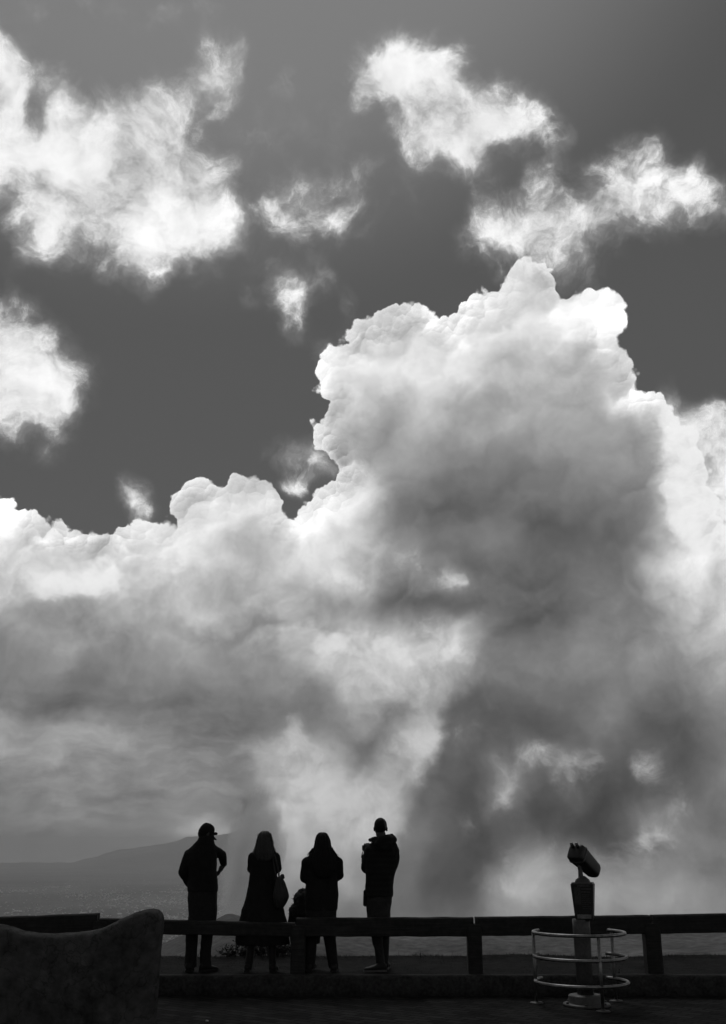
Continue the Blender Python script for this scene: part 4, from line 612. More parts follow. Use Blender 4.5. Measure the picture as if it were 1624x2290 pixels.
def material(name, base, rough=.8, vary=.25, scale=8.0, bump=.0, bscale=40.0, metal=0.0, spec=.3, coords='Object', fn=None):
    """Grey procedural surface: tone varied by two noises, fine relief by a bump."""
    m = bpy.data.materials.new(name)
    m.use_nodes = True
    nt = m.node_tree; N, L = nt.nodes, nt.links
    b = N['Principled BSDF']
    tc = N.new('ShaderNodeTexCoord').outputs[coords]
    n1 = N.new('ShaderNodeTexNoise'); n1.inputs['Scale'].default_value = scale; n1.inputs['Detail'].default_value = 6
    n2 = N.new('ShaderNodeTexNoise'); n2.inputs['Scale'].default_value = scale * 5.3; n2.inputs['Detail'].default_value = 4
    L.new(tc, n1.inputs['Vector']); L.new(tc, n2.inputs['Vector'])
    ad = N.new('ShaderNodeMath'); ad.operation = 'ADD'; L.new(n1.outputs['Fac'], ad.inputs[0]); L.new(n2.outputs['Fac'], ad.inputs[1])
    mr = N.new('ShaderNodeMapRange'); mr.inputs['From Min'].default_value = .7; mr.inputs['From Max'].default_value = 1.3
    mr.inputs['To Min'].default_value = base * (1 - vary); mr.inputs['To Max'].default_value = base * (1 + vary)
    L.new(ad.outputs[0], mr.inputs['Value'])
    tone = mr.outputs[0]
    if fn: tone = fn(nt, tc, tone, b)
    cc = N.new('ShaderNodeCombineColor')
    for k in range(3): L.new(tone, cc.inputs[k])
    L.new(cc.outputs[0], b.inputs['Base Color'])
    b.inputs['Roughness'].default_value = rough
    b.inputs['Metallic'].default_value = metal
    b.inputs['Specular IOR Level'].default_value = spec
    if bump:
        n3 = N.new('ShaderNodeTexNoise'); n3.inputs['Scale'].default_value = bscale; n3.inputs['Detail'].default_value = 5
        L.new(tc, n3.inputs['Vector'])
        bp = N.new('ShaderNodeBump'); bp.inputs['Strength'].default_value = bump; bp.inputs['Distance'].default_value = .02
        L.new(n3.outputs['Fac'], bp.inputs['Height'])
        if not b.inputs['Normal'].is_linked:
            L.new(bp.outputs[0], b.inputs['Normal'])
    return m

# ------------------------------------------------------------------ sun (veiled by cloud)
sl = bpy.data.lights.new('sun', 'SUN')
sl.energy = 0.5; sl.angle = R(18); sl.color = (1.0, 1.0, 1.0)
sun = bpy.data.objects.new('sun', sl); COL.objects.link(sun)
sd = Vector((math.sin(R(SUN_AZ)) * math.cos(R(SUN_EL)), math.cos(R(SUN_AZ)) * math.cos(R(SUN_EL)), math.sin(R(SUN_EL))))
sun.rotation_euler = (-sd).to_track_quat('-Z', 'Y').to_euler()
sun.location = (0, 0, 30)

# ------------------------------------------------------------------ the viewing terrace
KERB_Y, FENCE_Y, TOP_Z, EDGE_Y = 13.4, 13.72, 0.22, 15.85

def paving_tone(nt, tc, tone, bsdf):
    N, L = nt.nodes, nt.links
    br = N.new('ShaderNodeTexBrick'); br.offset = .5
    br.inputs['Scale'].default_value = 1.0; br.inputs['Brick Width'].default_value = .24; br.inputs['Row Height'].default_value = .125
    br.inputs['Mortar Size'].default_value = .010; br.inputs['Mortar Smooth'].default_value = .4
    br.inputs['Color1'].default_value = (.62, .62, .62, 1); br.inputs['Color2'].default_value = (1.38, 1.38, 1.38, 1); br.inputs['Mortar'].default_value = (.3, .3, .3, 1)
    mp = N.new('ShaderNodeMapping'); mp.inputs['Rotation'].default_value = (0, 0, R(38)); L.new(tc, mp.inputs['Vector'])
    L.new(mp.outputs[0], br.inputs['Vector'])
    se = N.new('ShaderNodeSeparateColor'); L.new(br.outputs['Color'], se.inputs[0])
    m = N.new('ShaderNodeMath'); m.operation = 'MULTIPLY'; L.new(se.outputs[0], m.inputs[0]); L.new(tone, m.inputs[1])
    bp = N.new('ShaderNodeBump'); bp.inputs['Strength'].default_value = .7; bp.inputs['Distance'].default_value = .012; bp.invert = True
    L.new(br.outputs['Fac'], bp.inputs['Height']); L.new(bp.outputs[0], bsdf.inputs['Normal'])
    return m.outputs[0]

def plank_tone(nt, tc, tone, bsdf):
    N, L = nt.nodes, nt.links
    mp = N.new('ShaderNodeMapping'); mp.inputs['Scale'].default_value = (1.2, 26, 26); L.new(tc, mp.inputs['Vector'])
    g = N.new('ShaderNodeTexNoise'); g.inputs['Scale'].default_value = 2.0; g.inputs['Detail'].default_value = 7; L.new(mp.outputs[0], g.inputs['Vector'])
    m = N.new('ShaderNodeMath'); m.operation = 'MULTIPLY_ADD'; m.inputs[1].default_value = 1.6; m.inputs[2].default_value = .2; L.new(g.outputs['Fac'], m.inputs[0])
    k = N.new('ShaderNodeMath'); k.operation = 'MULTIPLY'; L.new(m.outputs[0], k.inputs[0]); L.new(tone, k.inputs[1])
    bp = N.new('ShaderNodeBump'); bp.inputs['Strength'].default_value = .6; bp.inputs['Distance'].default_value = .01
    L.new(g.outputs['Fac'], bp.inputs['Height']); L.new(bp.outputs[0], bsdf.inputs['Normal'])
    return k.outputs[0]

def stone_tone(nt, tc, tone, bsdf):
    N, L = nt.nodes, nt.links
    v = N.new('ShaderNodeTexVoronoi'); v.feature = 'DISTANCE_TO_EDGE'; v.inputs['Scale'].default_value = 2.3
    n = N.new('ShaderNodeTexNoise'); n.inputs['Scale'].default_value = 3.0; n.inputs['Detail'].default_value = 6
    L.new(tc, n.inputs['Vector'])
    a = N.new('ShaderNodeVectorMath'); a.operation = 'MULTIPLY_ADD'; a.inputs[1].default_value = (.9, .9, .9)
    L.new(n.outputs['Color'], a.inputs[0]); L.new(tc, a.inputs[2]); L.new(a.outputs[0], v.inputs['Vector'])
    c = N.new('ShaderNodeMapRange'); c.inputs['From Min'].default_value = .0; c.inputs['From Max'].default_value = .025; c.inputs['To Min'].default_value = .55
    L.new(v.outputs['Distance'], c.inputs['Value'])
    k = N.new('ShaderNodeMath'); k.operation = 'MULTIPLY'; L.new(c.outputs[0], k.inputs[0]); L.new(tone, k.inputs[1])
    return k.outputs[0]

MAT_PAVE = material('paving', .025, .95, .3, 1.3, spec=.06, fn=paving_tone)
MAT_KERB = material('kerb_stone', .045, .95, .55, 5.0, .9, 24, spec=.1)
MAT_SOIL = material('verge_soil', .022, .95, .4, 2.2, .8, 20, spec=.05)
MAT_GRASS = material('grass_blade', .026, .8, .4, 3.0, spec=.1)
MAT_WOOD = material('weathered_timber', .024, .8, .35, 3.0, fn=plank_tone)
MAT_STONE = material('rough_stone', .074, .95, .55, 1.9, 1.0, 22, spec=.1, fn=stone_tone)
MAT_STEEL = material('brushed_steel', .26, .42, .35, 9.0, metal=1.0)
MAT_CAST = material('painted_cast_iron', .066, .5, .35, 6.0, .15, 60, spec=.5)
MAT_ENAMEL = material('dark_enamel', .012, .45, .3, 6.0, spec=.5)
MAT_PLATE = material('worn_plate', .20, .5, .35, 14.0)
MAT_PRINT = material('faded_print', .10, .6, .3, 30.0)
MAT_PANEL = material('metal_panel', .055, .5, .25, 8.0)

def sheet(name, x0, x1, y0, y1, nx, ny, zf, mat, kind='structure'):
    bm = bmesh.new()
    g = [[bm.verts.new((x0 + (x1 - x0) * i / nx, y0 + (y1 - y0) * j / ny, zf(x0 + (x1 - x0) * i / nx, y0 + (y1 - y0) * j / ny))) for i in range(nx + 1)] for j in range(ny + 1)]
    for j in range(ny):
        for i in range(nx):
            bm.faces.new((g[j][i], g[j][i + 1], g[j + 1][i + 1], g[j + 1][i]))
    return tag(from_bm(name, bm, mat), kind=kind)

sheet('pavement', -60, 60, -50, KERB_Y + .05, 12, 8, lambda x, y: 0.0, MAT_PAVE)

# kerb: one raised, rounded edge of rough stone
bm = bmesh.new()
rings = []
for i in range(521):
    x = -26 + i * .1
    def w(s, z): return .007 * mnoise.noise(Vector((x * .8, s, z))) + .005 * mnoise.noise(Vector((x * 4.1, s, z)))
    prof = [(0, -.05), (0, .09), (0, TOP_Z - .03), (.008, TOP_Z - .009), (.03, TOP_Z), (.12, TOP_Z + .003), (.21, TOP_Z), (.22, TOP_Z - .02), (.22, -.05)]
    rings.append([Vector((x, KERB_Y + d + w(d, 2), z + (w(d, 7) if z > .1 else 0))) for d, z in prof])
rings_to_bm(bm, rings)
tag(from_bm('kerb', bm, MAT_KERB), kind='structure')

def verge_z(x, y):
    n = mnoise.noise(Vector((x * .7, y * .9, 0))) * .03 + mnoise.noise(Vector((x * 3.1, y * 3.1, 5))) * .012
    t = max(0.0, (y - EDGE_Y + .25) / .5)
    return TOP_Z - .012 + n * min(1, max(0, (y - 13.7) * 2)) - .25 * t * t + .03 * math.exp(-((y - 15.55) / .2) ** 2)
sheet('verge', -26, 26, KERB_Y + .19, EDGE_Y + .35, 400, 24, verge_z, MAT_SOIL)

# grass: short blades over the verge, longer along its outer edge
bm = bmesh.new()
random.seed(11)
def blade(x, y, z, h, w, lean, a):
    dx, dy = math.cos(a), math.sin(a)
    p = [(x - w * dy, y + w * dx, z), (x + w * dy, y - w * dx, z),
         (x + lean * .45 * dx + w * .6 * dy, y + lean * .45 * dy - w * .6 * dx, z + h * .6), (x + lean * .45 * dx - w * .6 * dy, y + lean * .45 * dy + w * .6 * dx, z + h * .6),
         (x + lean * dx, y + lean * dy, z + h)]
    v = [bm.verts.new(q) for q in p]
    bm.faces.new(v[:4]); bm.faces.new((v[3], v[2], v[4]))
for k in range(9000):
    x = random.uniform(-8, 8); y = random.uniform(13.75, 15.8)
    c = mnoise.noise(Vector((x * 1.1, y * 1.3, 2)))
    if c < random.uniform(-.5, .25): continue
    blade(x, y, verge_z(x, y) - .005, random.uniform(.008, .022), .003, random.uniform(-.02, .02), random.uniform(0, 6.28))
for k in range(9000):
    x = random.uniform(-8, 8); y = random.uniform(15.35, 16.0)
    c = mnoise.noise(Vector((x * 1.7, 0, 9))) + .6 * mnoise.noise(Vector((x * 6, 0, 4)))
    h = random.uniform(.008, .028) + max(0, c) ** 1.5 * random.uniform(.005, .06)
    if random.random() < .008: h += random.uniform(.03, .09)
    blade(x, y, verge_z(x, y) - .005, h, .003, random.uniform(-.03, .03), random.uniform(0, 6.28))
tag(from_bm('grass', bm, MAT_GRASS), kind='stuff')

# ------------------------------------------------------------------ rail fence
def fpt(px, py, dy=0.0):
    return at(px, py, FENCE_Y + dy)
fence = tag(empty('rail_fence', (0, FENCE_Y, TOP_Z)), 'low dark timber post and rail fence along the kerb, broad single rails on stout posts', 'fence')
def rail(x0, t0, b0, x1, t1, b1, seed):
    bm = bmesh.new()
    random.seed(seed)
    rings, n = [], 26
    for i in range(n + 1):
        s = i / n
        px = x0 + (x1 - x0) * s
        top = fpt(px, t0 + (t1 - t0) * s); bot = fpt(px, b0 + (b1 - b0) * s)
        w = .075 + .004 * mnoise.noise(Vector((s * 6, seed, 0)))
        jt = .006 * mnoise.noise(Vector((s * 9, seed, 3))); jb = .006 * mnoise.noise(Vector((s * 9, seed, 8)))
        X = top.x
        c = .014
        prof = [(-w, bot.z + c + jb), (-w + c, bot.z + jb), (w - c, bot.z + jb), (w, bot.z + c + jb), (w, top.z - c + jt), (w - c, top.z + jt), (-w + c, top.z + jt), (-w, top.z - c + jt)]
        rings.append([Vector((X, FENCE_Y + a, z)) for a, z in prof])
    rings_to_bm(bm, rings)
    return from_bm('rail', bm, MAT_WOOD, fence, smooth=False)
rail(-260, 2060, 2102, 221.5, 2042, 2086, 1)
rail(225, 2053.5, 2086, 660.5, 2063.5, 2094.5, 2)
rail(663, 2052.5, 2094, 1058, 2051, 2093.5, 3)
rail(1062.5, 2050.5, 2093, 1451, 2046.5, 2087.5, 4)
rail(1456, 2046, 2087.5, 1900, 2037, 2080, 5)
def post(xa, xb, ytop, ybase, seed):
    bm = bmesh.new()
    a, b = fpt(xa, ybase), fpt(xb, ybase)
    t = fpt((xa + xb) / 2, ytop)
    w = (b.x - a.x) / 2; cx = (a.x + b.x) / 2
    rings = []
    for i in range(9):
        s = i / 8
        z = TOP_Z - .1 + (t.z - TOP_Z + .1) * s
        k = 1 + .02 * mnoise.noise(Vector((s * 4, seed, 1)))
        ww, dd, c = w * k, .105 * k, .018
        if i == 8: ww -= .01; dd -= .01
        q = [(-ww, -dd + c), (-ww + c, -dd), (ww - c, -dd), (ww, -dd + c), (ww, dd - c), (ww - c, dd), (-ww + c, dd), (-ww, dd - c)]
        rings.append([Vector((cx + u, FENCE_Y + v, z)) for u, v in q])
    rings_to_bm(bm, rings)
    return from_bm('post', bm, MAT_WOOD, fence, smooth=False)
post(203, 236, 2059, 2172, 1)
post(650, 682, 2068, 2178, 2)
post(1047, 1079, 2066, 2178, 3)
post(1446, 1481, 2064, 2176, 4)

# ------------------------------------------------------------------ sculpted stone wall, lower left
SY = 11.2
ST = [(-330, 2040), (-230, 2046), (-120, 2056), (0, 2070.5), (20, 2075), (39.7, 2082.4), (74, 2089), (111, 2090.5), (148, 2088.5), (190.6, 2084), (227.6, 2074), (264.7, 2055.5), (285, 2047), (304.4, 2039), (325, 2033.5), (338, 2032.5), (348, 2035), (355, 2041), (359.5, 2050)]
SR = [(361, 2062), (359.5, 2080), (356.5, 2101), (353, 2140), (350.5, 2170), (347.5, 2215), (344.5, 2255), (342, 2292)]
def build_stone():
    # outline column by column from the far left to the right end; thick slab with a rounded crest
    top = [at(x, y, SY) for x, y in ST]
    right = [at(x, y, SY) for x, y in SR]
    xs = [p.x for p in top]
    def top_z(x):
        for a, b in zip(top, top[1:]):
            if a.x <= x <= b.x:
                return a.z + (b.z - a.z) * (x - a.x) / max(1e-6, b.x - a.x)
        return top[-1].z
    bm = bmesh.new()
    D = .30
    x0, x1 = top[0].x, top[-1].x - .004
    nx, nz = 190, 46
    base = right[-1]
    def end_x(z):
        pts = [top[-1]] + right
        for a, b in zip(pts, pts[1:]):
            if b.z <= z <= a.z:
                return a.x + (b.x - a.x) * (z - a.z) / min(-1e-6, b.z - a.z)
        return pts[-1].x if z < pts[-1].z else pts[0].x
    rings = []
    for i in range(nx + 1):
        s = i / nx
        s = 1 - (1 - s) ** 1.25
        ring = []
        for j in range(nz + 1):          # up the front
            ring.append((s, 0, j / nz))
        for j in range(1, 10):           # over the crest
            ring.append((s, j / 10, 1))
        for j in range(nz + 1):          # down the back
            ring.append((s, 1, 1 - j / nz))
        out = []
        for (ss, d, h) in ring:
            xa = x0 + (x1 - x0) * ss
            zt = top_z(xa)
            z = -.04 + (zt + .04) * h
            xe = end_x(z)
            X = x0 + (xe - x0) * ss
            edge = (X - (xe - .16)) / .16
            th = D * (math.sqrt(max(0.0, 1 - max(0, edge) ** 2.4)) * .92 + .08)
            crest = max(0.0, (z - (zt - .07)) / .07)
            th *= math.sqrt(max(0.05, 1 - .8 * crest ** 2.2))
            Y = SY + .16 + (d - .5) * th
            zz = z + (.010 * math.sin(math.pi * d) - .012 if h == 1 else 0)
            p = Vector((X, Y, zz))
            f = mnoise.fractal(p * 3.2, 1.0, 2.0, 5) * .016 + mnoise.noise(p * 16) * .006
            out.append(p + Vector((0, -f if d < .5 else f, f * .4 if h > .9 else 0)))
        rings.append(out)
    rings_to_bm(bm, rings)
    o = from_bm('stone_wall', bm, MAT_STONE)
    tag(o, 'rough sculpted stone wall at lower left, its top dipping and sweeping up to a rounded end', 'wall')
    place(o, (-2.4, SY + .16, 0))
build_stone()

# ------------------------------------------------------------------ coin telescope
TY = 12.62
def tp(px, py, dy=0.0):
    return at(px, py, TY + dy)
bx = tp(1312, 2244).x
scope = tag(empty('viewing_telescope', (bx, TY, 0)), 'coin operated binocular telescope on a thick grey post, its head tipped down to the right', 'telescope')
def lathe(name, prof, c, mat, parent, n=40, smooth=True):
    bm = bmesh.new()
    rings_to_bm(bm, [[Vector((c[0] + r * math.cos(2 * math.pi * k / n), c[1] + r * math.sin(2 * math.pi * k / n), z)) for k in range(n)] for r, z in prof])
    return from_bm(name, bm, mat, parent, smooth)
fl = lathe('base_flange', [(.262, 0.002), (.262, .022), (.255, .03), (.205, .034), (.198, .04), (.198, .10), (.190, .115), (.10, .125)], (bx, TY), MAT_CAST, scope)
for k in range(6):
    a = k * math.pi / 3 + .3
    bm = bmesh.new()
    bmesh.ops.create_cone(bm, cap_ends=True, segments=6, radius1=.016, radius2=.016, depth=.022, matrix=Matrix.Translation((bx + .235 * math.cos(a), TY + .235 * math.sin(a), .038)))
    from_bm('bolt', bm, MAT_CAST, fl, smooth=False)
lathe('pole', [(.092, .12), (.093, .5), (.098, .80), (.098, .905)], (bx - .006, TY), MAT_CAST, scope)
# tapered coin box, turned a little so its left flank shows
boxc = Vector((tp(1305, 2020).x + .005, TY, 0))
RZ = Matrix.Rotation(R(-17), 3, 'Z')
def box_pt(u, v, z):
    return boxc + RZ @ Vector((u, v, 0)) + Vector((0, 0, z))
z0, z1 = .895, 1.285
def prism(bm, z_lo, z_hi, w_lo, d_lo, w_hi, d_hi, c=.014):
    rings = []
    for z, w, d in ((z_lo, w_lo, d_lo), (z_hi, w_hi, d_hi)):
        q = [(-w, -d + c), (-w + c, -d), (w - c, -d), (w, -d + c), (w, d - c), (w - c, d), (-w + c, d), (-w, d - c)]
        rings.append([box_pt(u, v, z) for u, v in q])
    rings_to_bm(bm, rings)
bm = bmesh.new()
prism(bm, z0, z0 + .02, .092, .092, .098, .098)
prism(bm, z0 + .0205, z1, .100, .100, .128, .128)
cbx = from_bm('coin_box', bm, MAT_ENAMEL, scope, smooth=False)
bm = bmesh.new(); prism(bm, z1 + .0005, z1 + .016, .122, .122, .116, .116)
from_bm('box_lid', bm, MAT_CAST, scope, smooth=False)
def front(u, z, out=.003):
    s = (z - z0) / (z1 - z0)
    return box_pt(u, -(.100 + .028 * s) - out, z)
def plate(name, u0, u1, za, zb, mat, out, parent, th=.0025):
    bm = bmesh.new()
    f = [front(u, z, out) for u, z in ((u0, za), (u1, za), (u1, zb), (u0, zb))]
    g = [front(u, z, out - th) for u, z in ((u0, za), (u1, za), (u1, zb), (u0, zb))]
    rings_to_bm(bm, [g, f])
    return from_bm(name, bm, mat, parent, smooth=False)
plate('price_plate', -.070, .085, z0 + .022, z0 + .066, MAT_PLATE, .005, cbx)
cp = plate('coin_panel', -.088, -.018, z0 + .17, z1 - .035, MAT_PANEL, .004, cbx)
plate('coin_slot', -.057, -.047, z0 + .275, z0 + .315, MAT_ENAMEL, .0065, cp)
# worn instruction lettering: short unreadable dashes of print
random.seed(8)
bm = bmesh.new()
def dash(u0, u1, z, h):
    f = [front(u, zz, .0045) for u, zz in ((u0, z), (u1, z), (u1, z + h), (u0, z + h))]
    g = [front(u, zz, .002) for u, zz in ((u0, z), (u1, z), (u1, z + h), (u0, z + h))]
    rings_to_bm(bm, [g, f])
def line(ua, ub, z, h):
    u = ua
    while u < ub - .004:
        w = random.uniform(.006, .013)
        dash(u, min(u + w, ub), z, h); u += w + random.uniform(.003, .006)
line(-.05, .085, z1 - .026, .014); line(-.005, .10, z1 - .058, .013); line(-.008, .09, z1 - .09, .012)
for k in range(8):
    line(-.006, random.uniform(.06, .095), z1 - .118 - k * .021, .006)
from_bm('lettering', bm, MAT_PRINT, cbx, smooth=False)
# neck, yoke and head
bm = bmesh.new()
nk = box_pt(0, 0, 0)
prism(bm, z1 + .0165, z1 + .05, .085, .085, .070, .070)
prism(bm, z1 + .0505, z1 + .085, .066, .066, .030, .030)
from_bm('neck', bm, MAT_CAST, scope, smooth=False)
yk0 = Vector((tp(1300, 1975).x, TY, z1 + .08)); yk1 = tp(1297, 1938)
bm = bmesh.new(); capsule(bm, yk0, (yk1.x, TY, yk1.z), .030, .022); capsule(bm, (yk1.x - .002, TY, yk1.z - .02), (yk1.x, TY, yk1.z + .055), .026, .022)
from_bm('yoke', bm, MAT_CAST, scope)
A = at(1285, 1903, TY - .08); B = at(1331, 1949, TY + .20)
dirv = (B - A).normalized()
upv = (Vector((0, 0, 1)) - dirv * dirv.z).normalized(); sdv = dirv.cross(upv).normalized()
bm = bmesh.new()
rings = []
for s, hw, hh, e in ((q[0], q[1] * .98, q[2] * 1.06, q[3]) for q in ((-.01, .060, .050, 2.6), (0.0, .082, .074, 4), (.03, .098, .086, 5), (.12, .102, .092, 5), (.28, .102, .092, 5), (.5, .092, .088, 4.5), (.75, .086, .086, 4), (.93, .082, .082, 3.6), (1.0, .072, .072, 3.2), (1.03, .050, .050, 3))):
    c = A.lerp(B, s)
    rings.append([c + sdv * hw * math.copysign(abs(math.cos(t)) ** (2 / e), math.cos(t)) + upv * hh * math.copysign(abs(math.sin(t)) ** (2 / e), math.sin(t)) for t in [2 * math.pi * k / 36 for k in range(36)]])
rings_to_bm(bm, rings)
hd = from_bm('binocular_head', bm, MAT_ENAMEL, scope)
bm = bmesh.new()
c = A.lerp(B, .12); rings = []
for s, k in ((.16, 1.02), (.17, 1.06), (.20, 1.06), (.21, 1.02)):
    c = A.lerp(B, s)
    rings.append([c + sdv * .1005 * k * math.copysign(abs(math.cos(t)) ** .4, math.cos(t)) + upv * .098 * k * math.copysign(abs(math.sin(t)) ** .4, math.sin(t)) for t in [2 * math.pi * j / 36 for j in range(36)]])
rings_to_bm(bm, rings)
from_bm('seam_band', bm, MAT_CAST, hd)
for sx in (-1, 1):
    bm = bmesh.new()
    e0 = A + sdv * .034 * sx + upv * .050
    e1 = e0 - dirv * .045 + upv * .016
    tube(bm, [e0, e0.lerp(e1, .5), e1], [.020, .019, .017], 18)
    ep = from_bm('eyepiece', bm, MAT_CAST, scope)
    bm = bmesh.new()
    dd = (e1 - e0).normalized()
    tube(bm, [e1 - dd * .002, e1 + dd * .006], [.0195, .0195], 18)
    rim = from_bm('rim', bm, MAT_STEEL, ep)
    bm = bmesh.new(); tube(bm, [e1 + dd * .0055, e1 + dd * .0075], [.012, .012], 18)
    from_bm('lens', bm, MAT_ENAMEL, ep)
bm = bmesh.new()
kc = A + upv * .066 - sdv * .055 + dirv * .02
ellipsoid(bm, kc, (.034, .034, .030))
from_bm('end_cap', bm, MAT_PLATE, scope)

# steel guard rings round the telescope
gx, gy, gr = bx - .026, 12.70, .516
guard = tag(empty('guard_rail', (gx, gy, 0)), 'round guard rail of three open steel hoops encircling the telescope post', 'railing')
def on_ring(deg, z, r=gr):
    a = R(deg)
    return Vector((gx + r * math.sin(a), gy - r * math.cos(a), z))
for z, a0, a1 in ((.757, -127, 128), (.503, -124, 133), (.242, -130, 135)):
    bm = bmesh.new()
    tube(bm, [on_ring(a0 + (a1 - a0) * k / 90, z) for k in range(91)], .0195, 14)
    from_bm('hoop', bm, MAT_STEEL, guard)
for deg, in ((13,), (-104,), (122,)):
    bm = bmesh.new()
    p = on_ring(deg, 0, gr + (.0 if abs(deg) > 60 else .0))
    tube(bm, [(p.x, p.y, .01), (p.x, p.y, .4), (p.x, p.y, .742)], .019, 14)
    po = from_bm('upright', bm, MAT_STEEL, guard)
    fo = lathe('foot_plate', [(.078, .002), (.078, .010), (.07, .014), (.024, .016), (.022, .028)], (p.x, p.y), MAT_CAST, po, 24)

# scrap of litter on the paving
bm = bmesh.new()
lp = at(463, 2281, 11.55); lp.z = 0
ellipsoid(bm, (lp.x, lp.y, .009), (.018, .013, .010), sub=3)
for v in bm.verts:
    v.co += (v.co - Vector((lp.x, lp.y, .009))) * mnoise.noise(v.co * 60) * .6
    v.co.z = max(v.co.z, .002)
lit = from_bm('paper_scrap', bm, material('paper', .45, .8, .1, 20), smooth=False)
tag(lit, 'small pale crumpled paper scrap lying on the dark paving', 'litter')
place(lit, (lp.x, lp.y, 0))

# ------------------------------------------------------------------ people at the fence, seen from behind
PY0 = 13.9
MAT_SKIN = material('skin', .045, .6, .12, 12)
MAT_HAIR_D = material('dark_hair', .009, .65, .3, 40, spec=.15)
MAT_HAIR_L = material('fair_hair', .038, .6, .5, 60, spec=.25)
MAT_CLOTH_A = material('black_jacket', .010, .9, .3, 10, .3, 60)
MAT_CLOTH_B = material('dark_trousers', .018, .9, .3, 10, .3, 60)
MAT_CLOTH_C = material('grey_trousers', .028, .9, .3, 8, .3, 60)
MAT_SHOE = material('dark_shoe', .016, .6, .3, 20)
MAT_SOLE = material('pale_sole', .10, .7, .2, 20)
MAT_BAG = material('bag_leather', .020, .55, .4, 14, .5, 40, spec=.4)
MAT_FUR = material('curly_hair', .035, .7, .4, 60)
def stripe_tone(nt, tc, tone, bsdf):
    N, L = nt.nodes, nt.links
    w = N.new('ShaderNodeTexWave'); w.bands_direction = 'Z'; w.inputs['Scale'].default_value = 4.4; w.inputs['Distortion'].default_value = 1.2
    L.new(tc, w.inputs['Vector'])
    m = N.new('ShaderNodeMath'); m.operation = 'MULTIPLY_ADD'; m.inputs[1].default_value = .4; m.inputs[2].default_value = .7; L.new(w.outputs['Fac'], m.inputs[0])
    k = N.new('ShaderNodeMath'); k.operation = 'MULTIPLY'; L.new(m.outputs[0], k.inputs[0]); L.new(tone, k.inputs[1])
    return k.outputs[0]
MAT_STRIPE = material('striped_jumper', .011, .9, .2, 10, fn=stripe_tone)

def P(px, py, dy=0.0):
    """Point on the plane the group stands in; dy moves it away from the viewer at the same height and place."""
    p = at(px, py, PY0)
    return Vector((p.x, p.y + dy, p.z))
PX = (P(801, 2000) - P(800, 2000)).length        # metres to one survey unit here

def head(bm, c, yaw, pitch=0.0, s=1.0):
    """Head with brow, eyes, nose, lips, chin and ears; yaw 0 looks away along +Y, positive turns to the right."""
    rot = Matrix.Rotation(-R(yaw), 3, 'Z') @ Matrix.Rotation(-R(pitch), 3, 'X')
    def q(x, y, z): return Vector(c) + rot @ (Vector((x, y, z)) * s)
    def e(x, y, z, a, b, d): ellipsoid(bm, q(x, y, z), (a * s, b * s, d * s), rot)
    e(0, -.012, .030, .076, .095, .090)      # cranium
    e(0, .022, -.010, .066, .074, .085)      # face
    e(0, .040, -.075, .046, .050, .045)      # jaw
    e(0, .082, -.098, .020, .016, .016)      # chin
    e(0, .085, .022, .050, .016, .012)       # brow
    capsule(bm, q(0, .092, .012), q(0, .116, -.026), .009 * s, .014 * s)
    e(0, .098, -.058, .024, .012, .007); e(0, .096, -.070, .022, .012, .008)
    for x in (-1, 1):
        e(.030 * x, .083, .002, .013, .011, .009)
        e(.079 * x, -.006, -.012, .010, .020, .033)
    return q

def hand(bm, w, d, n, thumb_side, curl=35, s=1.0, spread=5):
    """Hand from wrist w along d, palm facing n, with five bent fingers; thumb leaves the side of the palm."""
    d = Vector(d).normalized(); n = (Vector(n) - d * Vector(n).dot(d)).normalized(); u = d.cross(n) * thumb_side
    w = Vector(w)
    for k in range(4):
        o = (k - 1.5) * .020 * s
        capsule(bm, w + d * .012 * s - u * o * .6, w + d * .085 * s - u * o, .0145 * s, .0125 * s)
    lens = (.074, .082, .077, .060)
    for k in range(4):
        o = (k - 1.5) * .021 * s
        p = w + d * .088 * s - u * o
        a = R(spread * (1.5 - k))
        dd = (d * math.cos(a) + u * math.sin(a)).normalized()
        ang, rr = 0.0, (.0098, .0092, .0086, .0076)
        pts = [p]
        for j, f in enumerate((.45, .31, .24)):
            ang += R(curl * (.8 + .15 * j + .08 * k))
            v = dd * math.cos(ang) + n * math.sin(ang)
            pts.append(pts[-1] + v * lens[k] * f * s)
        chain(bm, pts, [r * s for r in rr])
    b = w + d * .028 * s + u * .034 * s
    v1 = (d * .7 + u * .6 + n * .4).normalized(); v2 = (d * .9 + u * .1 + n * .45).normalized()
    chain(bm, [b, b + v1 * .042 * s, b + v1 * .042 * s + v2 * .034 * s], [.013 * s, .011 * s, .009 * s])

def leg_rows(bm, rows, dy=0.0, ry=None):
    loft(bm, [(y, a, b, dy + (r[0] if r else 0), (b - a) * PX * .5 * 1.08 if ry is None else ry) for (y, a, b, *r) in rows], PY0, 2.1)

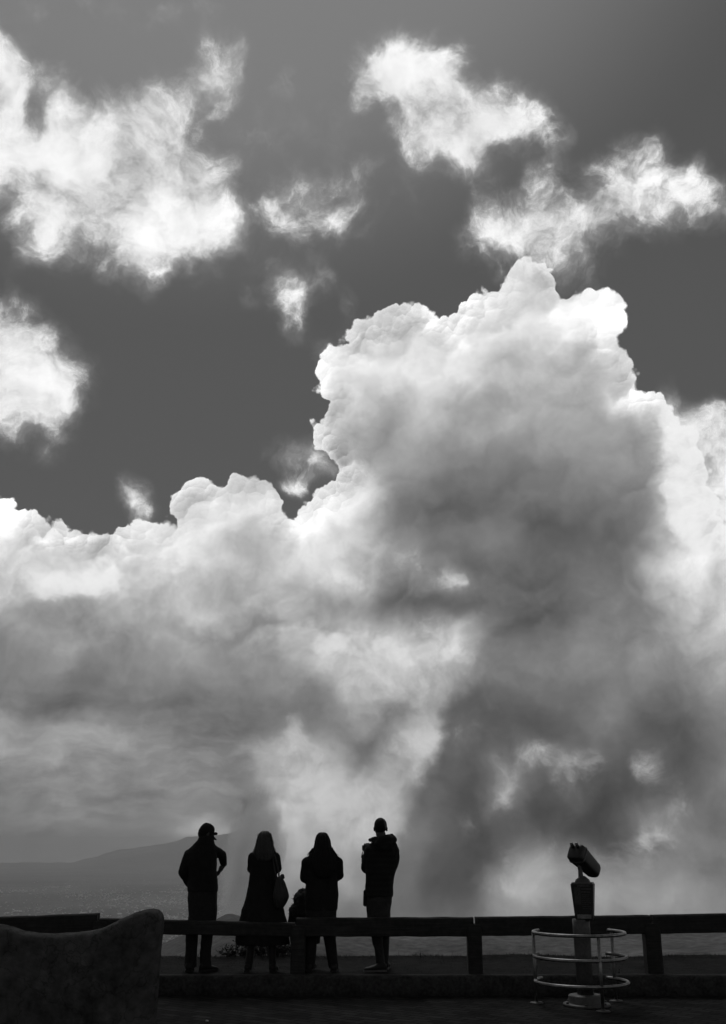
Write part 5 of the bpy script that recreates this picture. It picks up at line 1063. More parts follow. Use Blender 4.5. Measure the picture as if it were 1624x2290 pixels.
def shoe(name, parent, heel, toe, w, h, mat, sole_mat=None):
    """A shoe from heel to toe on the ground with a separate sole."""
    heel, toe = Vector(heel), Vector(toe)
    d = (toe - heel).normalized(); s = Vector((-d.y, d.x, 0)); L = (toe - heel).length
    bm = bmesh.new(); rings = []
    for t, k, hh in ((0, .62, .75), (.06, .8, .95), (.2, .88, 1.05), (.38, .86, .92), (.55, .95, .68), (.75, 1.0, .5), (.9, .82, .40), (.98, .5, .30), (1.0, .25, .2)):
        c = heel + d * L * t
        ring = []
        for q in range(20):
            a = 2 * math.pi * q / 20
            ring.append(c + s * (w / 2) * k * math.copysign(abs(math.cos(a)) ** .7, math.cos(a)) + Vector((0, 0, .018 + h * hh * .5 * (1 + math.copysign(abs(math.sin(a)) ** .7, math.sin(a))))))
        rings.append(ring)
    rings_to_bm(bm, rings)
    o = from_bm(name, bm, mat, parent)
    bm = bmesh.new(); rings = []
    for t, k in ((-.01, .5), (.04, .8), (.2, .92), (.45, .86), (.75, 1.06), (.92, .86), (1.01, .35)):
        c = heel + d * L * t
        rings.append([c + s * (w / 2) * k + Vector((0, 0, z)) for z in (0, .022)] + [c - s * (w / 2) * k + Vector((0, 0, z)) for z in (.022, 0)])
    rings_to_bm(bm, rings)
    from_bm('sole', bm, sole_mat or mat, o, smooth=False)
    return o

GZ = TOP_Z
def G(px, dy=0.0):
    return Vector((P(px, 2170).x, PY0 + dy, GZ))

# ---- man in a peaked cap -------------------------------------------------
m1 = tag(empty('person', G(447)), 'person in peaked cap and dark jacket, head turned right, standing nearest the stone wall', 'person', 'visitors looking out over the fence')
bm = bmesh.new()
hq = head(bm, P(462.5, 1864), 62, 26, 1.0)
capsule(bm, P(461, 1876, -.01), P(459, 1896, -.02), .060, .066)
loft(bm, [(1893, 436, 478, 0, .08), (1905, 420, 483, 0, .10), (1930, 424, 482, 0, .11), (1960, 427, 482, 0, .10), (1990, 425, 482, 0, .10), (2030, 425, 481, 0, .11), (2055, 427, 481, 0, .10)], PY0)
chain(bm, [P(424, 1909), P(408.5, 1951, -.02), P(420, 1976, .10)], [.052, .042, .034])
hand(bm, P(421, 1978, .11), (.5, .7, -.5), (.6, -.2, .6), 1, 30)
chain(bm, [P(475, 1899), P(495, 1914, .12), P(498, 1933, .22)], [.052, .040, .030])
hand(bm, P(498, 1934, .22), (-.52, .0, -.85), (-.85, .1, .5), 1, 22)
hand(bm, P(484, 1952, .20), (.25, .1, 1), (.9, .2, -.2), -1, 40, .85)
chain(bm, [P(424, 1960, .12), P(470, 1962, .24), P(484, 1953, .20)], [.036, .034, .026])
for a, b, c in (((438, 2045), (432, 2100), (428, 2166)), ((468, 2045), (464, 2100), (460, 2166))):
    chain(bm, [P(*a), P(*b), P(*c)], [.078, .055, .040])
body1 = skin('body', bm, MAT_SKIN, m1, .0062, 3)
bm = bmesh.new()
loft(bm, [(1867.5, 447, 476, -.01, .078), (1873, 444.5, 477.5, -.012, .084), (1880, 441.5, 479.5, -.01, .088), (1890, 431, 482.5, 0, .10), (1899, 421, 484, 0, .115), (1908, 414, 484.5, 0, .125), (1920, 415, 485.5, 0, .135), (1940, 420, 485.5, 0, .138), (1958, 422, 485, 0, .135), (1977, 420, 487, 0, .135), (1988, 419.5, 487.3, 0, .14), (1994.5, 420.3, 487, 0, .14)], PY0)
chain(bm, [P(424.5, 1911), P(409.5, 1951, -.02), P(421, 1977, .08)], [.072, .060, .046])
chain(bm, [P(474, 1899), P(493.5, 1913, .12), P(496, 1930, .20)], [.070, .060, .046])
skin('jacket', bm, MAT_CLOTH_A, m1, .010, 5, (.009, 11))
bm = bmesh.new()
leg_rows(bm, [(1986, 421.5, 485.5), (2010, 420.5, 486), (2035, 421, 486), (2053, 422, 484.5), (2060, 423, 483)], ry=.125)
leg_rows(bm, [(2046, 421.5, 452), (2062, 420, 449), (2090, 416, 443.5), (2124, 414.5, 440.5), (2150, 413, 440), (2163, 412.3, 440.5)])
leg_rows(bm, [(2046, 453, 485), (2062, 454, 481.5), (2090, 450.5, 476), (2124, 448.5, 471.8), (2145, 447, 473), (2163, 446.5, 474.5)])
skin('trousers', bm, MAT_CLOTH_B, m1, .010, 4, (.008, 13))
shoe('shoe', m1, G(424, -.10), G(424, .17) + Vector((-.02, 0, 0)), .10, .085, MAT_SHOE)
shoe('shoe', m1, G(447, -.05), G(487, .04), .10, .085, MAT_SHOE)
bm = bmesh.new()
rot = Matrix.Rotation(-R(62), 3, 'Z') @ Matrix.Rotation(-R(26), 3, 'X')
cc = P(462.5, 1864)
rings = []
for t in range(0, 10):
    a = t / 9 * math.pi / 2
    rings.append([cc + rot @ Vector((.086 * math.cos(a) ** .55 * math.cos(k * math.pi / 16), -.012 + .104 * math.cos(a) ** .55 * math.sin(k * math.pi / 16), -.014 + .138 * math.sin(a))) for k in range(32)])
rings_to_bm(bm, rings)
ellipsoid(bm, cc + rot @ Vector((0, -.012, .125)), (.010, .010, .006))
bmh = bmesh.new(); ellipsoid(bmh, cc + rot @ Vector((0, -.022, -.020)), (.0795, .090, .080), rot)
from_bm('cropped_hair', bmh, MAT_HAIR_D, m1)
cap1 = from_bm('cap', bm, MAT_CLOTH_A, m1)
bm = bmesh.new()
rings = []
for j in range(6):
    f = j / 5
    row_t, row_b = [], []
    for k in range(13):
        a = (k / 12 - .5) * 2.2
        r = .086 + f * .058 * max(.12, math.cos(a * .75))
        p = Vector((math.sin(a) * (.084 + f * .004), -.012 + .10 * math.cos(a) + f * .070 * max(0, math.cos(a * .8)), .010 - f * .024 - .012 * f * math.sin(a) ** 2))
        row_t.append(cc + rot @ (p + Vector((0, 0, .004)))); row_b.append(cc + rot @ p)
    rings.append(row_t + row_b[::-1])
rings_to_bm(bm, rings)
from_bm('peak', bm, MAT_CLOTH_A, cap1)
bm = bmesh.new()      # glasses pushed up on the cap front
for x in (-1, 1):
    ellipsoid(bm, cc + rot @ Vector((.03 * x, .100, .046)), (.027, .010, .020))
    tube(bm, [cc + rot @ Vector((.055 * x, .085, .048)), cc + rot @ Vector((.09 * x, .02, .042))], .004, 8)
tube(bm, [cc + rot @ Vector((-.01, .105, .048)), cc + rot @ Vector((.01, .105, .048))], .004, 8)
from_bm('sunglasses', bm, MAT_SHOE, m1)

# ---- woman with long fair hair and flared coat --------------------------
w1 = tag(empty('person', G(582)), 'person with long fair hair in a flared dark coat, bag at the right hip', 'person', 'visitors looking out over the fence')
bm = bmesh.new()
head(bm, P(592.5, 1880), 0, 0, .95)
capsule(bm, P(592, 1896), P(591, 1914), .050, .056)
loft(bm, [(1910, 566, 616, 0, .07), (1922, 564, 618, 0, .09), (1950, 567, 613, 0, .095), (1975, 568, 612, 0, .09), (2010, 563, 618, 0, .11), (2045, 560, 622, 0, .12), (2060, 562, 620, 0, .11)], PY0)
chain(bm, [P(563, 1917), P(559.5, 1945, .02), P(577, 1938, .26)], [.042, .036, .026])
chain(bm, [P(618, 1917), P(622, 1945, .02), P(604, 1938, .26)], [.042, .036, .026])
hand(bm, P(577, 1938, .26), (.6, .5, .5), (.6, -.3, -.2), -1, 35, .9)
hand(bm, P(604, 1938, .26), (-.6, .5, .5), (-.6, -.3, -.2), 1, 35, .9)
for xs_ in ((570, 562, 555.5), (606, 607.5, 609)):
    chain(bm, [P(xs_[0], 2050), P(xs_[1], 2105), P(xs_[2], 2166)], [.078, .045, .034])
skin('body', bm, MAT_SKIN, w1, .0062, 3)
bm = bmesh.new()
loft(bm, [(1905, 577, 609, 0, .075), (1909, 566, 618, 0, .09), (1914, 560, 624, 0, .10), (1924, 559, 623, 0, .115), (1945, 560.5, 620, 0, .118), (1956, 558.8, 620, 0, .118), (1966, 557.7, 620, 0, .118), (1980, 555.5, 622, 0, .125), (1992, 553, 625, 0, .14), (2010, 549.5, 629, 0, .16), (2023, 546.5, 631.5, 0, .18), (2033, 542.5, 634, 0, .195), (2047, 539, 637, 0, .21), (2062, 534.5, 640.5, 0, .225), (2080, 530, 643, 0, .235), (2096, 527, 645, 0, .24), (2107, 527.5, 645.5, 0, .24), (2112, 530, 645, 0, .235)], PY0)
chain(bm, [P(564, 1916), P(561, 1944, .02), P(576, 1939, .22)], [.056, .050, .040])
chain(bm, [P(618, 1917), P(621.5, 1943, .02), P(606, 1939, .22)], [.056, .050, .040])
coat = skin('coat', bm, MAT_CLOTH_A, w1, .010, 5, (.010, 10))
# flare folds towards the hem
for v in coat.data.vertices:
    z = v.co.z
    f = max(0.0, min(1.0, (1.02 - z) / .7))
    a = math.atan2(v.co.y, v.co.x - .0)
    r = .016 * f * math.sin(a * 9 + z * 3)
    v.co.x += r * math.cos(a); v.co.y += r * math.sin(a)
bm = bmesh.new()
leg_rows(bm, [(2090, 555, 573), (2110, 553, 571.5), (2130, 551, 569.5), (2150, 548.5, 566), (2166, 546.5, 563.5), (2170, 546, 563)])
leg_rows(bm, [(2090, 599, 617.5), (2110, 599.3, 617), (2130, 600, 617), (2150, 601, 617.5), (2166, 601.5, 618.5), (2170, 601, 619)])
skin('boots', bm, MAT_SHOE, w1, .009, 3, (.005, 18))
shoe('boot_foot', w1, G(554, -.09), G(551, .15), .088, .07, MAT_SHOE)
shoe('boot_foot', w1, G(610, -.09), G(615, .15), .088, .07, MAT_SHOE)

def long_hair(name, rows, mat, parent, strands, wisps, seed, lock=.010):
    """Falling hair: a lofted mass with locks, plus loose strands along its edges."""
    bm = bmesh.new()
    loft(bm, rows, PY0, 2.0)
    o = skin(name, bm, mat, parent, .008, 3)
    cx = sum(v.co.x for v in o.data.vertices) / len(o.data.vertices)
    for v in o.data.vertices:
        a = math.atan2(v.co.y, v.co.x - cx)
        w = math.sin(a * 17 + 2.5 * mnoise.noise(Vector((v.co.z * 5, a * 2, seed))))
        v.co += v.normal * (lock * .5 * w)
    random.seed(seed)
    bm = bmesh.new()
    for (x0, y0, x1, y1, n, jx, jy) in strands:
        for k in range(n):
            dy = random.uniform(-.10, -.02)
            a = P(x0 + random.uniform(-2, 2), y0 + random.uniform(-4, 4), dy); b = P(x1 + random.uniform(-jx, jx), y1 + random.uniform(-jy, jy), dy + random.uniform(-.02, .02))
            m = a.lerp(b, .5) + Vector((random.uniform(-.012, .012), 0, random.uniform(-.01, .01)))
            pts = [a.lerp(m, t).lerp(m.lerp(b, t), t) for t in (0, .2, .4, .6, .8, 1)]
            tube(bm, pts, [.0028, .0026, .0024, .002, .0016, .0008], 5)
    st = from_bm('loose_hair', bm, mat, o)
    return o
long_hair('hair', [(1858.8, 588, 598, -.02, .035), (1861, 584, 602.5, -.02, .07), (1866, 580, 605.5, -.02, .095), (1876, 576, 608.5, -.025, .115), (1888, 573, 611, -.03, .12), (1899, 570.3, 613, -.05, .10), (1908, 569, 615.3, -.075, .075), (1914, 571, 614, -.092, .05), (1921, 576, 610, -.105, .035), (1926, 584, 602, -.110, .02)], MAT_HAIR_L, w1,
          [(573, 1895, 567.5, 1912, 14, 3, 3), (612, 1895, 618, 1912, 20, 3, 4), (592, 1914, 592, 1934, 60, 17, 7), (606, 1866, 612.5, 1890, 14, 2, 6), (580, 1866, 573.5, 1890, 10, 2, 6)], None, 5)

# ---- shoulder bag on her right arm ---------------------------------------
bag = tag(empty('shoulder_bag', P(630, 2032, -.16)), 'slouchy dark leather bag with gathered top, hanging beside the fair haired person', 'bag')
bm = bmesh.new()
rows = [(1960, 625, 633, -.16, .03), (1964, 622, 635, -.16, .045), (1972, 619, 638.5, -.16, .06), (1985, 615.5, 643.5, -.16, .075), (1996, 613.5, 647, -.16, .085), (2004, 613, 648.5, -.16, .09), (2014, 614.5, 644.5, -.16, .085), (2024, 617, 639, -.16, .07), (2030, 620, 634.5, -.16, .05)]
loft(bm, rows, PY0, 2.0)
bb = skin('bag_body', bm, MAT_BAG, bag, .008, 3)
for v in bb.data.vertices:
    a = math.atan2(v.co.y, v.co.x)
    h = max(0, min(1, (v.co.z - .05) / .4))
    v.co += v.normal * (.007 * (.4 + h) * math.sin(a * 11 + 3 * mnoise.noise(v.co * 4)))
bm = bmesh.new()
ellipsoid(bm, P(633.8, 1959.8, -.15), (.030, .028, .032)); capsule(bm, P(631, 1963, -.15), P(629, 1966, -.155), .018, .022)
for v in bm.verts: v.co += (v.co - P(633.8, 1959.8, -.15)) * .25 * mnoise.noise(v.co * 40)
from_bm('tie_knot', bm, MAT_BAG, bag)
bm = bmesh.new()
tube(bm, [P(626.5, 1962, -.16), P(625.5, 1950, -.14), P(621, 1930, -.13), P(616, 1915, -.10), P(613.5, 1908.5, -.02), P(615.5, 1912, .07)], .011, 10)
tube(bm, [P(622.5, 1963, -.15), P(617, 1950, -.13), P(614, 1930, -.13), P(611.5, 1914, -.10)], .009, 10)
from_bm('strap', bm, MAT_BAG, bag)

# ---- woman with long dark hair ------------------------------------------
w2 = tag(empty('person', G(718)), 'person with long dark hair spread over a dark jacket, arms folded, legs apart', 'person', 'visitors looking out over the fence')
bm = bmesh.new()
head(bm, P(721.5, 1884), 4, 0, .95)
capsule(bm, P(721, 1900), P(721, 1916), .050, .056)
loft(bm, [(1914, 690, 752, 0, .08), (1926, 686, 756, 0, .10), (1955, 690, 751, 0, .105), (1980, 690, 750, 0, .10), (2015, 688, 750, 0, .12), (2050, 687, 748, 0, .125), (2068, 688, 747, 0, .115)], PY0)
chain(bm, [P(686, 1928), P(683, 1966, .02), P(712, 1968, .24)], [.050, .044, .030])
chain(bm, [P(755, 1928), P(757.5, 1961, .02), P(732, 1966, .26)], [.050, .044, .030])
hand(bm, P(712, 1968, .24), (1, .1, .1), (0, -1, 0), 1, 25, .9)
hand(bm, P(732, 1966, .27), (-1, .1, .1), (0, -1, 0), -1, 25, .9)
for xs_ in ((701, 695, 691), (734, 740, 746)):
    chain(bm, [P(xs_[0], 2060), P(xs_[1], 2110), P(xs_[2], 2166)], [.085, .056, .040])
skin('body', bm, MAT_SKIN, w2, .0062, 3)
bm = bmesh.new()
loft(bm, [(1905, 704, 741, 0, .08), (1912, 692, 751, 0, .095), (1919, 684.5, 759, 0, .11), (1927, 681, 762, 0, .12), (1942, 684, 757.5, 0, .125), (1960, 685, 756, 0, .125), (1978, 684, 756, 0, .125), (1991, 683, 757.2, 0, .13), (2002, 682, 758.3, 0, .138), (2014, 682, 757, 0, .142), (2029, 682, 754.8, 0, .142), (2036, 683, 754, 0, .14)], PY0)
chain(bm, [P(688, 1930), P(683.3, 1963, .02), P(708, 1970, .20)], [.080, .070, .052])
chain(bm, [P(753, 1930), P(757.3, 1957, .02), P(736, 1966, .22)], [.080, .068, .052])
skin('jacket', bm, MAT_CLOTH_A, w2, .010, 5, (.009, 11))
bm = bmesh.new()
leg_rows(bm, [(2024, 683, 754), (2045, 682.5, 753), (2060, 682.5, 752), (2072, 683, 751)], ry=.14)
leg_rows(bm, [(2060, 682.5, 717), (2078, 682, 712.5), (2095, 681.8, 709.3), (2130, 680.3, 706), (2166, 678.8, 703.3)])
leg_rows(bm, [(2060, 717, 752), (2078, 719.5, 751), (2095, 722.8, 750.3), (2112, 726, 752.3), (2130, 729.6, 754.3), (2166, 735, 757.8)])
skin('trousers', bm, MAT_CLOTH_B, w2, .010, 4, (.007, 13))
shoe('shoe', w2, G(691, -.10), G(689, .16), .094, .075, MAT_SHOE)
shoe('shoe', w2, G(746, -.10), G(750, .16), .094, .075, MAT_SHOE)
long_hair('hair', [(1861.8, 716, 727, -.02, .035), (1864, 712, 731, -.02, .07), (1869, 708, 734.5, -.02, .095), (1880, 705, 739, -.025, .115), (1890, 703.5, 740.5, -.03, .12), (1900, 701, 743.5, -.05, .10), (1908, 697.5, 747, -.085, .075), (1916, 695, 752, -.11, .055), (1926, 694, 754, -.122, .045), (1942, 697, 752, -.13, .04), (1956, 702, 746, -.13, .03), (1964, 712, 736, -.13, .018)], MAT_HAIR_D, w2,
          [(742, 1898, 757, 1920, 46, 4, 5), (700, 1900, 691, 1916, 26, 4, 4), (723, 1945, 722, 1968, 40, 20, 5), (746, 1908, 762, 1922, 10, 2, 3), (701, 1899, 688.5, 1911, 8, 2, 3)], None, 6)

# ---- small child half hidden in front of her -----------------------------
cy = .34
ch = tag(empty('person', G(684, cy)), 'small child with bushy curly hair, half hidden behind the long dark haired person', 'person', 'visitors looking out over the fence')
def PC(px, py, dy=0.0):
    p = at(px, py, PY0 + cy); return Vector((p.x, p.y + dy, p.z))
bm = bmesh.new()
head(bm, PC(684, 2012), 0, 0, .82)
capsule(bm, PC(684, 2024), PC(684, 2038), .036, .042)
bmrows = [(2036, 660, 708, cy, .06), (2060, 656, 712, cy, .075), (2090, 658, 710, cy, .08), (2110, 660, 706, cy, .075)]
loft(bm, [(y, a, b, 0, r) for y, a, b, d, r in bmrows], PY0 + cy)
chain(bm, [PC(658, 2042), PC(652, 2068), PC(664, 2080, .12)], [.034, .028, .020])
chain(bm, [PC(710, 2042), PC(716, 2068), PC(704, 2080, .12)], [.034, .028, .020])
hand(bm, PC(664, 2080, .12), (.5, .6, .3), (.5, -.3, 0), -1, 30, .6)
hand(bm, PC(704, 2080, .12), (-.5, .6, .3), (-.5, -.3, 0), 1, 30, .6)
for xs_ in ((672, 669), (696, 696)):
    chain(bm, [PC(xs_[0], 2108), PC(xs_[0] - 1, 2130), PC(xs_[1], 2154)], [.055, .040, .028])
skin('body', bm, MAT_SKIN, ch, .0058, 3)
bm = bmesh.new()
loft(bm, [(2028, 664, 704, 0, .06), (2034, 652, 714, 0, .075), (2044, 646, 719, 0, .09), (2060, 646, 719, 0, .10), (2085, 648, 717, 0, .11), (2104, 649, 716, 0, .112), (2110, 650, 715, 0, .11)], PY0 + cy)
chain(bm, [PC(656, 2042), PC(650, 2066), PC(664, 2078, .10)], [.050, .044, .034])
chain(bm, [PC(711, 2042), PC(717, 2066), PC(704, 2078, .10)], [.050, .044, .034])
skin('coat', bm, MAT_CLOTH_A, ch, .009, 4, (.007, 14))
bm = bmesh.new()
loft(bm, [(2104, 657, 708, 0, .08), (2112, 658, 707, 0, .08)], PY0 + cy)
for a, b in ((669, 26), (696, 26)):
    loft(bm, [(2108, a - 13, a + 13, 0, .07), (2130, a - 11, a + 11, 0, .06), (2155, a - 9.5, a + 9.5, 0, .055)], PY0 + cy)
skin('trousers', bm, MAT_CLOTH_B, ch, .009, 3, (.005, 14))
shoe('shoe', ch, G(669, cy - .06), G(667, cy + .10), .07, .055, MAT_SHOE)
shoe('shoe', ch, G(698, cy - .06), G(700, cy + .10), .07, .055, MAT_SHOE)
bm = bmesh.new()
hc = PC(682, 2014, -.02)
ellipsoid(bm, hc, (.150, .12, .150)); ellipsoid(bm, hc + Vector((-.05, -.02, -.12)), (.150, .09, .12)); ellipsoid(bm, hc + Vector((.06, -.02, -.11)), (.14, .09, .12))
hairo = skin('curly_hair', bm, MAT_FUR, ch, .009, 2)
for v in hairo.data.vertices:
    v.co += v.normal * (.018 * mnoise.noise(v.co * 18) + .010 * mnoise.noise(v.co * 45))
random.seed(21)
bm = bmesh.new()
vs = hairo.data.vertices
off = Vector(ch.location)
for k in range(900):
    v = vs[random.randrange(len(vs))]
    p = v.co + off; n = v.normal
    t = Vector((random.uniform(-1, 1), random.uniform(-1, 1), random.uniform(-1.4, .4))).normalized()
    L = random.uniform(.010, .026)
    tube(bm, [p, p + (n * .7 + t * .3) * L * .5, p + (n * .3 + t * 1.0) * L], [.003, .0026, .001], 4)
from_bm('loose_hair', bm, MAT_FUR, hairo)

# ---- tall man with a hooded striped top ---------------------------------
m2 = tag(empty('person', G(846)), 'tall person with cropped hair and hooded striped top, holding up a small camera', 'person', 'visitors looking out over the fence')
bm = bmesh.new()
hq = head(bm, P(851, 1851.5), -14, 0, 1.06)
capsule(bm, P(852.5, 1866, -.01), P(854, 1888, -.02), .060, .068)
loft(bm, [(1884, 834, 880, 0, .09), (1895, 826, 888, 0, .11), (1920, 824, 888, 0, .12), (1955, 823, 880, 0, .11), (1985, 822, 876, 0, .11), (2030, 823, 873, 0, .115), (2055, 825, 869, 0, .105)], PY0)
chain(bm, [P(828, 1901), P(817, 1944, .06), P(818, 1908, .18)], [.055, .044, .030])
hand(bm, P(818, 1907, .18), (.12, -.05, 1), (.3, 1, 0), -1, 48, 1.0)
chain(bm, [P(883, 1900), P(878, 1945, .12), P(848, 1935, .30)], [.055, .046, .030])
hand(bm, P(848, 1935, .30), (-1, .1, .2), (0, -.3, 1), -1, 30)
chain(bm, [P(838, 2045), P(844, 2100), P(852, 2164)], [.082, .056, .038])
chain(bm, [P(860, 2045, .06), P(862.5, 2100, .12), P(863, 2160, .20)], [.080, .054, .036])
skin('body', bm, MAT_SKIN, m2, .0062, 3)
bm = bmesh.new()
ellipsoid(bm, P(851, 1851.5) + Vector((0, -.014, .030)), (.0815, .101, .098), Matrix.Rotation(R(14), 3, 'Z'))
hr2 = from_bm('cropped_hair', bm, MAT_HAIR_D, m2)
bm = bmesh.new()
loft(bm, [(1876, 838, 879, -.01, .085), (1882, 831, 885, 0, .10), (1890, 826.5, 889.5, 0, .118), (1900, 822.5, 892.8, 0, .13), (1914, 820, 894, 0, .138), (1930, 818.5, 891.3, 0, .14), (1948, 817.5, 886.5, 0, .14), (1958, 817.5, 883.3, 0, .138), (1967, 817.2, 880.8, 0, .135), (1985, 816, 879.6, 0, .135), (1998, 815.5, 879.3, 0, .138), (2005.5, 816.5, 878.5, 0, .138)], PY0)
chain(bm, [P(829, 1902), P(817.5, 1942, .05), P(816, 1918, .15)], [.070, .060, .046])
chain(bm, [P(882, 1902), P(876, 1944, .12), P(852, 1937, .27)], [.070, .060, .044])
skin('striped_top', bm, MAT_STRIPE, m2, .010, 5, (.009, 11))
bm = bmesh.new()
chain(bm, [P(827.5, 1878.5, .04), P(838, 1878, -.08), P(852, 1881, -.135), P(868, 1877, -.12), P(880, 1878, -.04), P(881, 1879, .04)], [.022, .040, .058, .058, .046, .030])
chain(bm, [P(866, 1872, -.10), P(875, 1868.5, -.06), P(880, 1873, -.02)], [.034, .026, .030])
chain(bm, [P(845, 1886, -.13), P(858, 1896, -.15), P(868, 1888, -.14)], [.05, .055, .05])
skin('hood', bm, MAT_STRIPE, m2, .008, 3, (.008, 16))
bm = bmesh.new()
leg_rows(bm, [(1998, 818, 877.5), (2015, 818.5, 876.5), (2040, 821, 873.5), (2052, 822, 870.5)], ry=.13)
leg_rows(bm, [(2040, 821, 854), (2060, 823.5, 853.5), (2078, 827, 854), (2095, 830.3, 855), (2120, 836, 857.3), (2140, 839, 860), (2156, 841, 861.5), (2162, 841, 862)])
leg_rows(bm, [(2040, 850, 873.5, .04), (2060, 852, 871.5, .06), (2095, 854.5, 870, .10), (2120, 857, 868.3, .14), (2145, 858.5, 867.5, .20), (2160, 858, 868, .22)])
skin('trousers', bm, MAT_CLOTH_C, m2, .009, 4, (.009, 14))
shoe('trainer', m2, G(864, -.02), G(814.5, -.09), .098, .085, MAT_SHOE, MAT_SOLE)
shoe('trainer', m2, G(862, .14), G(868, .42), .098, .085, MAT_SHOE, MAT_SOLE)
pouch = None
bm = bmesh.new()
capsule(bm, P(817.5, 1994, -.02), P(817, 2022, -.02), .026, .028, sx=.9)
from_bm('hip_pouch', bm, MAT_CLOTH_A, m2)

# ---- the little camera in his left hand ----------------------------------
cmr = tag(empty('camera', P(815, 1903, .20)), 'small dark compact camera held up in the left hand of the tall person', 'camera')
bm = bmesh.new()
box(bm, P(816.5, 1896, .215), (.075, .034, .062), Matrix.Rotation(R(20), 3, 'Z'))
from_bm('camera_body', bm, MAT_SHOE, cmr, smooth=False, bevel=.007)
bm = bmesh.new()
tube(bm, [P(816.5, 1896, .23), P(816.5, 1896, .27)], [.024, .022], 20)
from_bm('lens', bm, MAT_SHOE, cmr)
bm = bmesh.new()
tube(bm, [P(812.5, 1900, .20), P(810.5, 1908, .18), P(808.5, 1918, .17), P(811, 1921, .17), P(813.5, 1912, .18), P(815, 1902, .20)], .007, 8)
from_bm('wrist_strap', bm, MAT_SHOE, cmr)

# ------------------------------------------------------------------ leafy shrub at the verge edge
sh = tag(empty('shrub', (at(560, 2135, 15.6).x, 15.6, TOP_Z)), 'scrubby leafy bush on the verge edge behind the flared coat', 'shrub')
random.seed(33)
stems, leaves = bmesh.new(), bmesh.new()
for k in range(170):
    bx0 = random.uniform(508, 655)
    by = random.uniform(15.45, 15.85)
    b = at(bx0, 2137, by); b.z = verge_z(b.x, by) - .02
    edge = min(1, (bx0 - 500) / 40)
    h = random.uniform(.12, .30) * (.6 + .4 * edge)
    dx = random.uniform(-.12, .10) - (.08 if bx0 < 535 else 0); dyy = random.uniform(-.08, .08)
    pts = [b + Vector((dx * t ** 1.5, dyy * t, h * t - .05 * t * t)) for t in (0, .25, .5, .75, 1)]
    tube(stems, pts, [.004, .0036, .003, .002, .001], 5)
    for j in range(random.randint(6, 15)):
        t = random.uniform(.3, 1)
        p = b + Vector((dx * t ** 1.5, dyy * t, h * t - .05 * t * t))
        d = Vector((random.uniform(-1, 1), random.uniform(-1, 1), random.uniform(-.3, 1))).normalized()
        s = d.cross(Vector((random.uniform(-1, 1), random.uniform(-1, 1), random.uniform(-1, 1)))).normalized()
        L = random.uniform(.025, .055); w = L * .2
        v = [leaves.verts.new(q) for q in (p, p + d * L * .5 + s * w, p + d * L, p + d * L * .5 - s * w)]
        leaves.faces.new(v)
from_bm('stems', stems, MAT_GRASS, sh)
fo = from_bm('foliage', leaves, MAT_GRASS, sh)

# ------------------------------------------------------------------ the land below the terrace
def az_of(px, py=1900):
    p = at(px, py, 1000.0); return math.degrees(math.atan2(p.x, p.y))
def el_of(px, py):
    p = at(px, py, 1000.0) - EYE; return math.degrees(math.atan2(p.z, math.hypot(p.x, p.y)))
SPUR = [(az_of(x, y), el_of(x, y)) for x, y in ((330, 2132), (355, 2117), (413, 2096), (470, 2070), (505, 2051), (520, 2049), (560, 2060), (640, 2067), (800, 2073), (1060, 2074), (1450, 2070), (1750, 2064), (2200, 2060))]
RIDGE = [(az_of(x, y), el_of(x, y), r) for x, y, r in ((-400, 1990, 17000), (0, 1975, 16000), (120, 1945, 15500), (190, 1930, 15000), (247, 1914, 14500), (300, 1903.5, 14000), (370, 1894, 13000), (399, 1887, 12500), (416, 1879, 12000), (450, 1875, 11500), (490, 1870, 11000), (512, 1864, 10600), (533, 1858, 10300), (560, 1854, 10000), (640, 1852, 9800), (900, 1852, 9800))]
RIDGE = [(a_, e_, min(r_ * 2.0, 24500)) for a_, e_, r_ in RIDGE]
def lerp_tab(tab, a, k):
    if a <= tab[0][0]: return tab[0][k]
    for p, q in zip(tab, tab[1:]):
        if p[0] <= a <= q[0]:
            t = (a - p[0]) / (q[0] - p[0]); t = t * t * (3 - 2 * t) if k == 2 else t
            return p[k] + (q[k] - p[k]) * t
    return tab[-1][k]
VALLEY = -450.0
def land_z(a, r):
    x, y = r * math.sin(R(a)), r * math.cos(R(a))
    # fall below the ledge
    z = -.30 - (r - 16) * .55 if r < 90 else -41.0
    base = z
    # shoulder of the hillside
    e = lerp_tab(SPUR, a, 1)
    zt = EYE.z + 380 * math.tan(R(e))
    n = mnoise.fractal(Vector((x * .02, y * .02, 1)), 1.0, 2.0, 6)
    up = max(0, min(1, (r - 120) / 230)); up = up * up * (3 - 2 * up)
    dn = max(0, (r - 385) / 900)
    spur = base + (zt - base) * up + n * 2.2 * up * (1 - max(0, min(1, (a + 14) / 3)) * 0)
    if r > 385: spur = zt - (r - 385) * .38
    v = VALLEY + 10 * mnoise.noise(Vector((x * .0004, y * .0004, 3)))
    h = max(spur, v) if r > 385 else spur
    # mountain ridge rising to the right, and low far hills
    rr = lerp_tab(RIDGE, a, 2)
    zr = EYE.z + rr * math.tan(R(lerp_tab(RIDGE, a, 1)))
    w = .13 * rr
    g = math.exp(-((r - rr) / w) ** 2) if r < rr else math.exp(-((r - rr) / (w * 1.6)) ** 2)
    rough = mnoise.fractal(Vector((x * .0007, y * .0007, 7)), .9, 2.1, 6)
    if r > 1500:
        h = max(h, v + (zr - v) * g + rough * 16 * g * (1 - .5 * g))
    # far hills along the horizon
    g2 = math.exp(-((r - 24500) / 2200) ** 2)
    h += g2 * (70 + 45 * mnoise.noise(Vector((a * .35, 4, 0))) + 30 * mnoise.noise(Vector((a * 1.7, 9, 0))))
    return h
bm = bmesh.new()
NA, NR = 250, 260
A0, A1 = -34.0, 34.0
A_END = az_of(578)
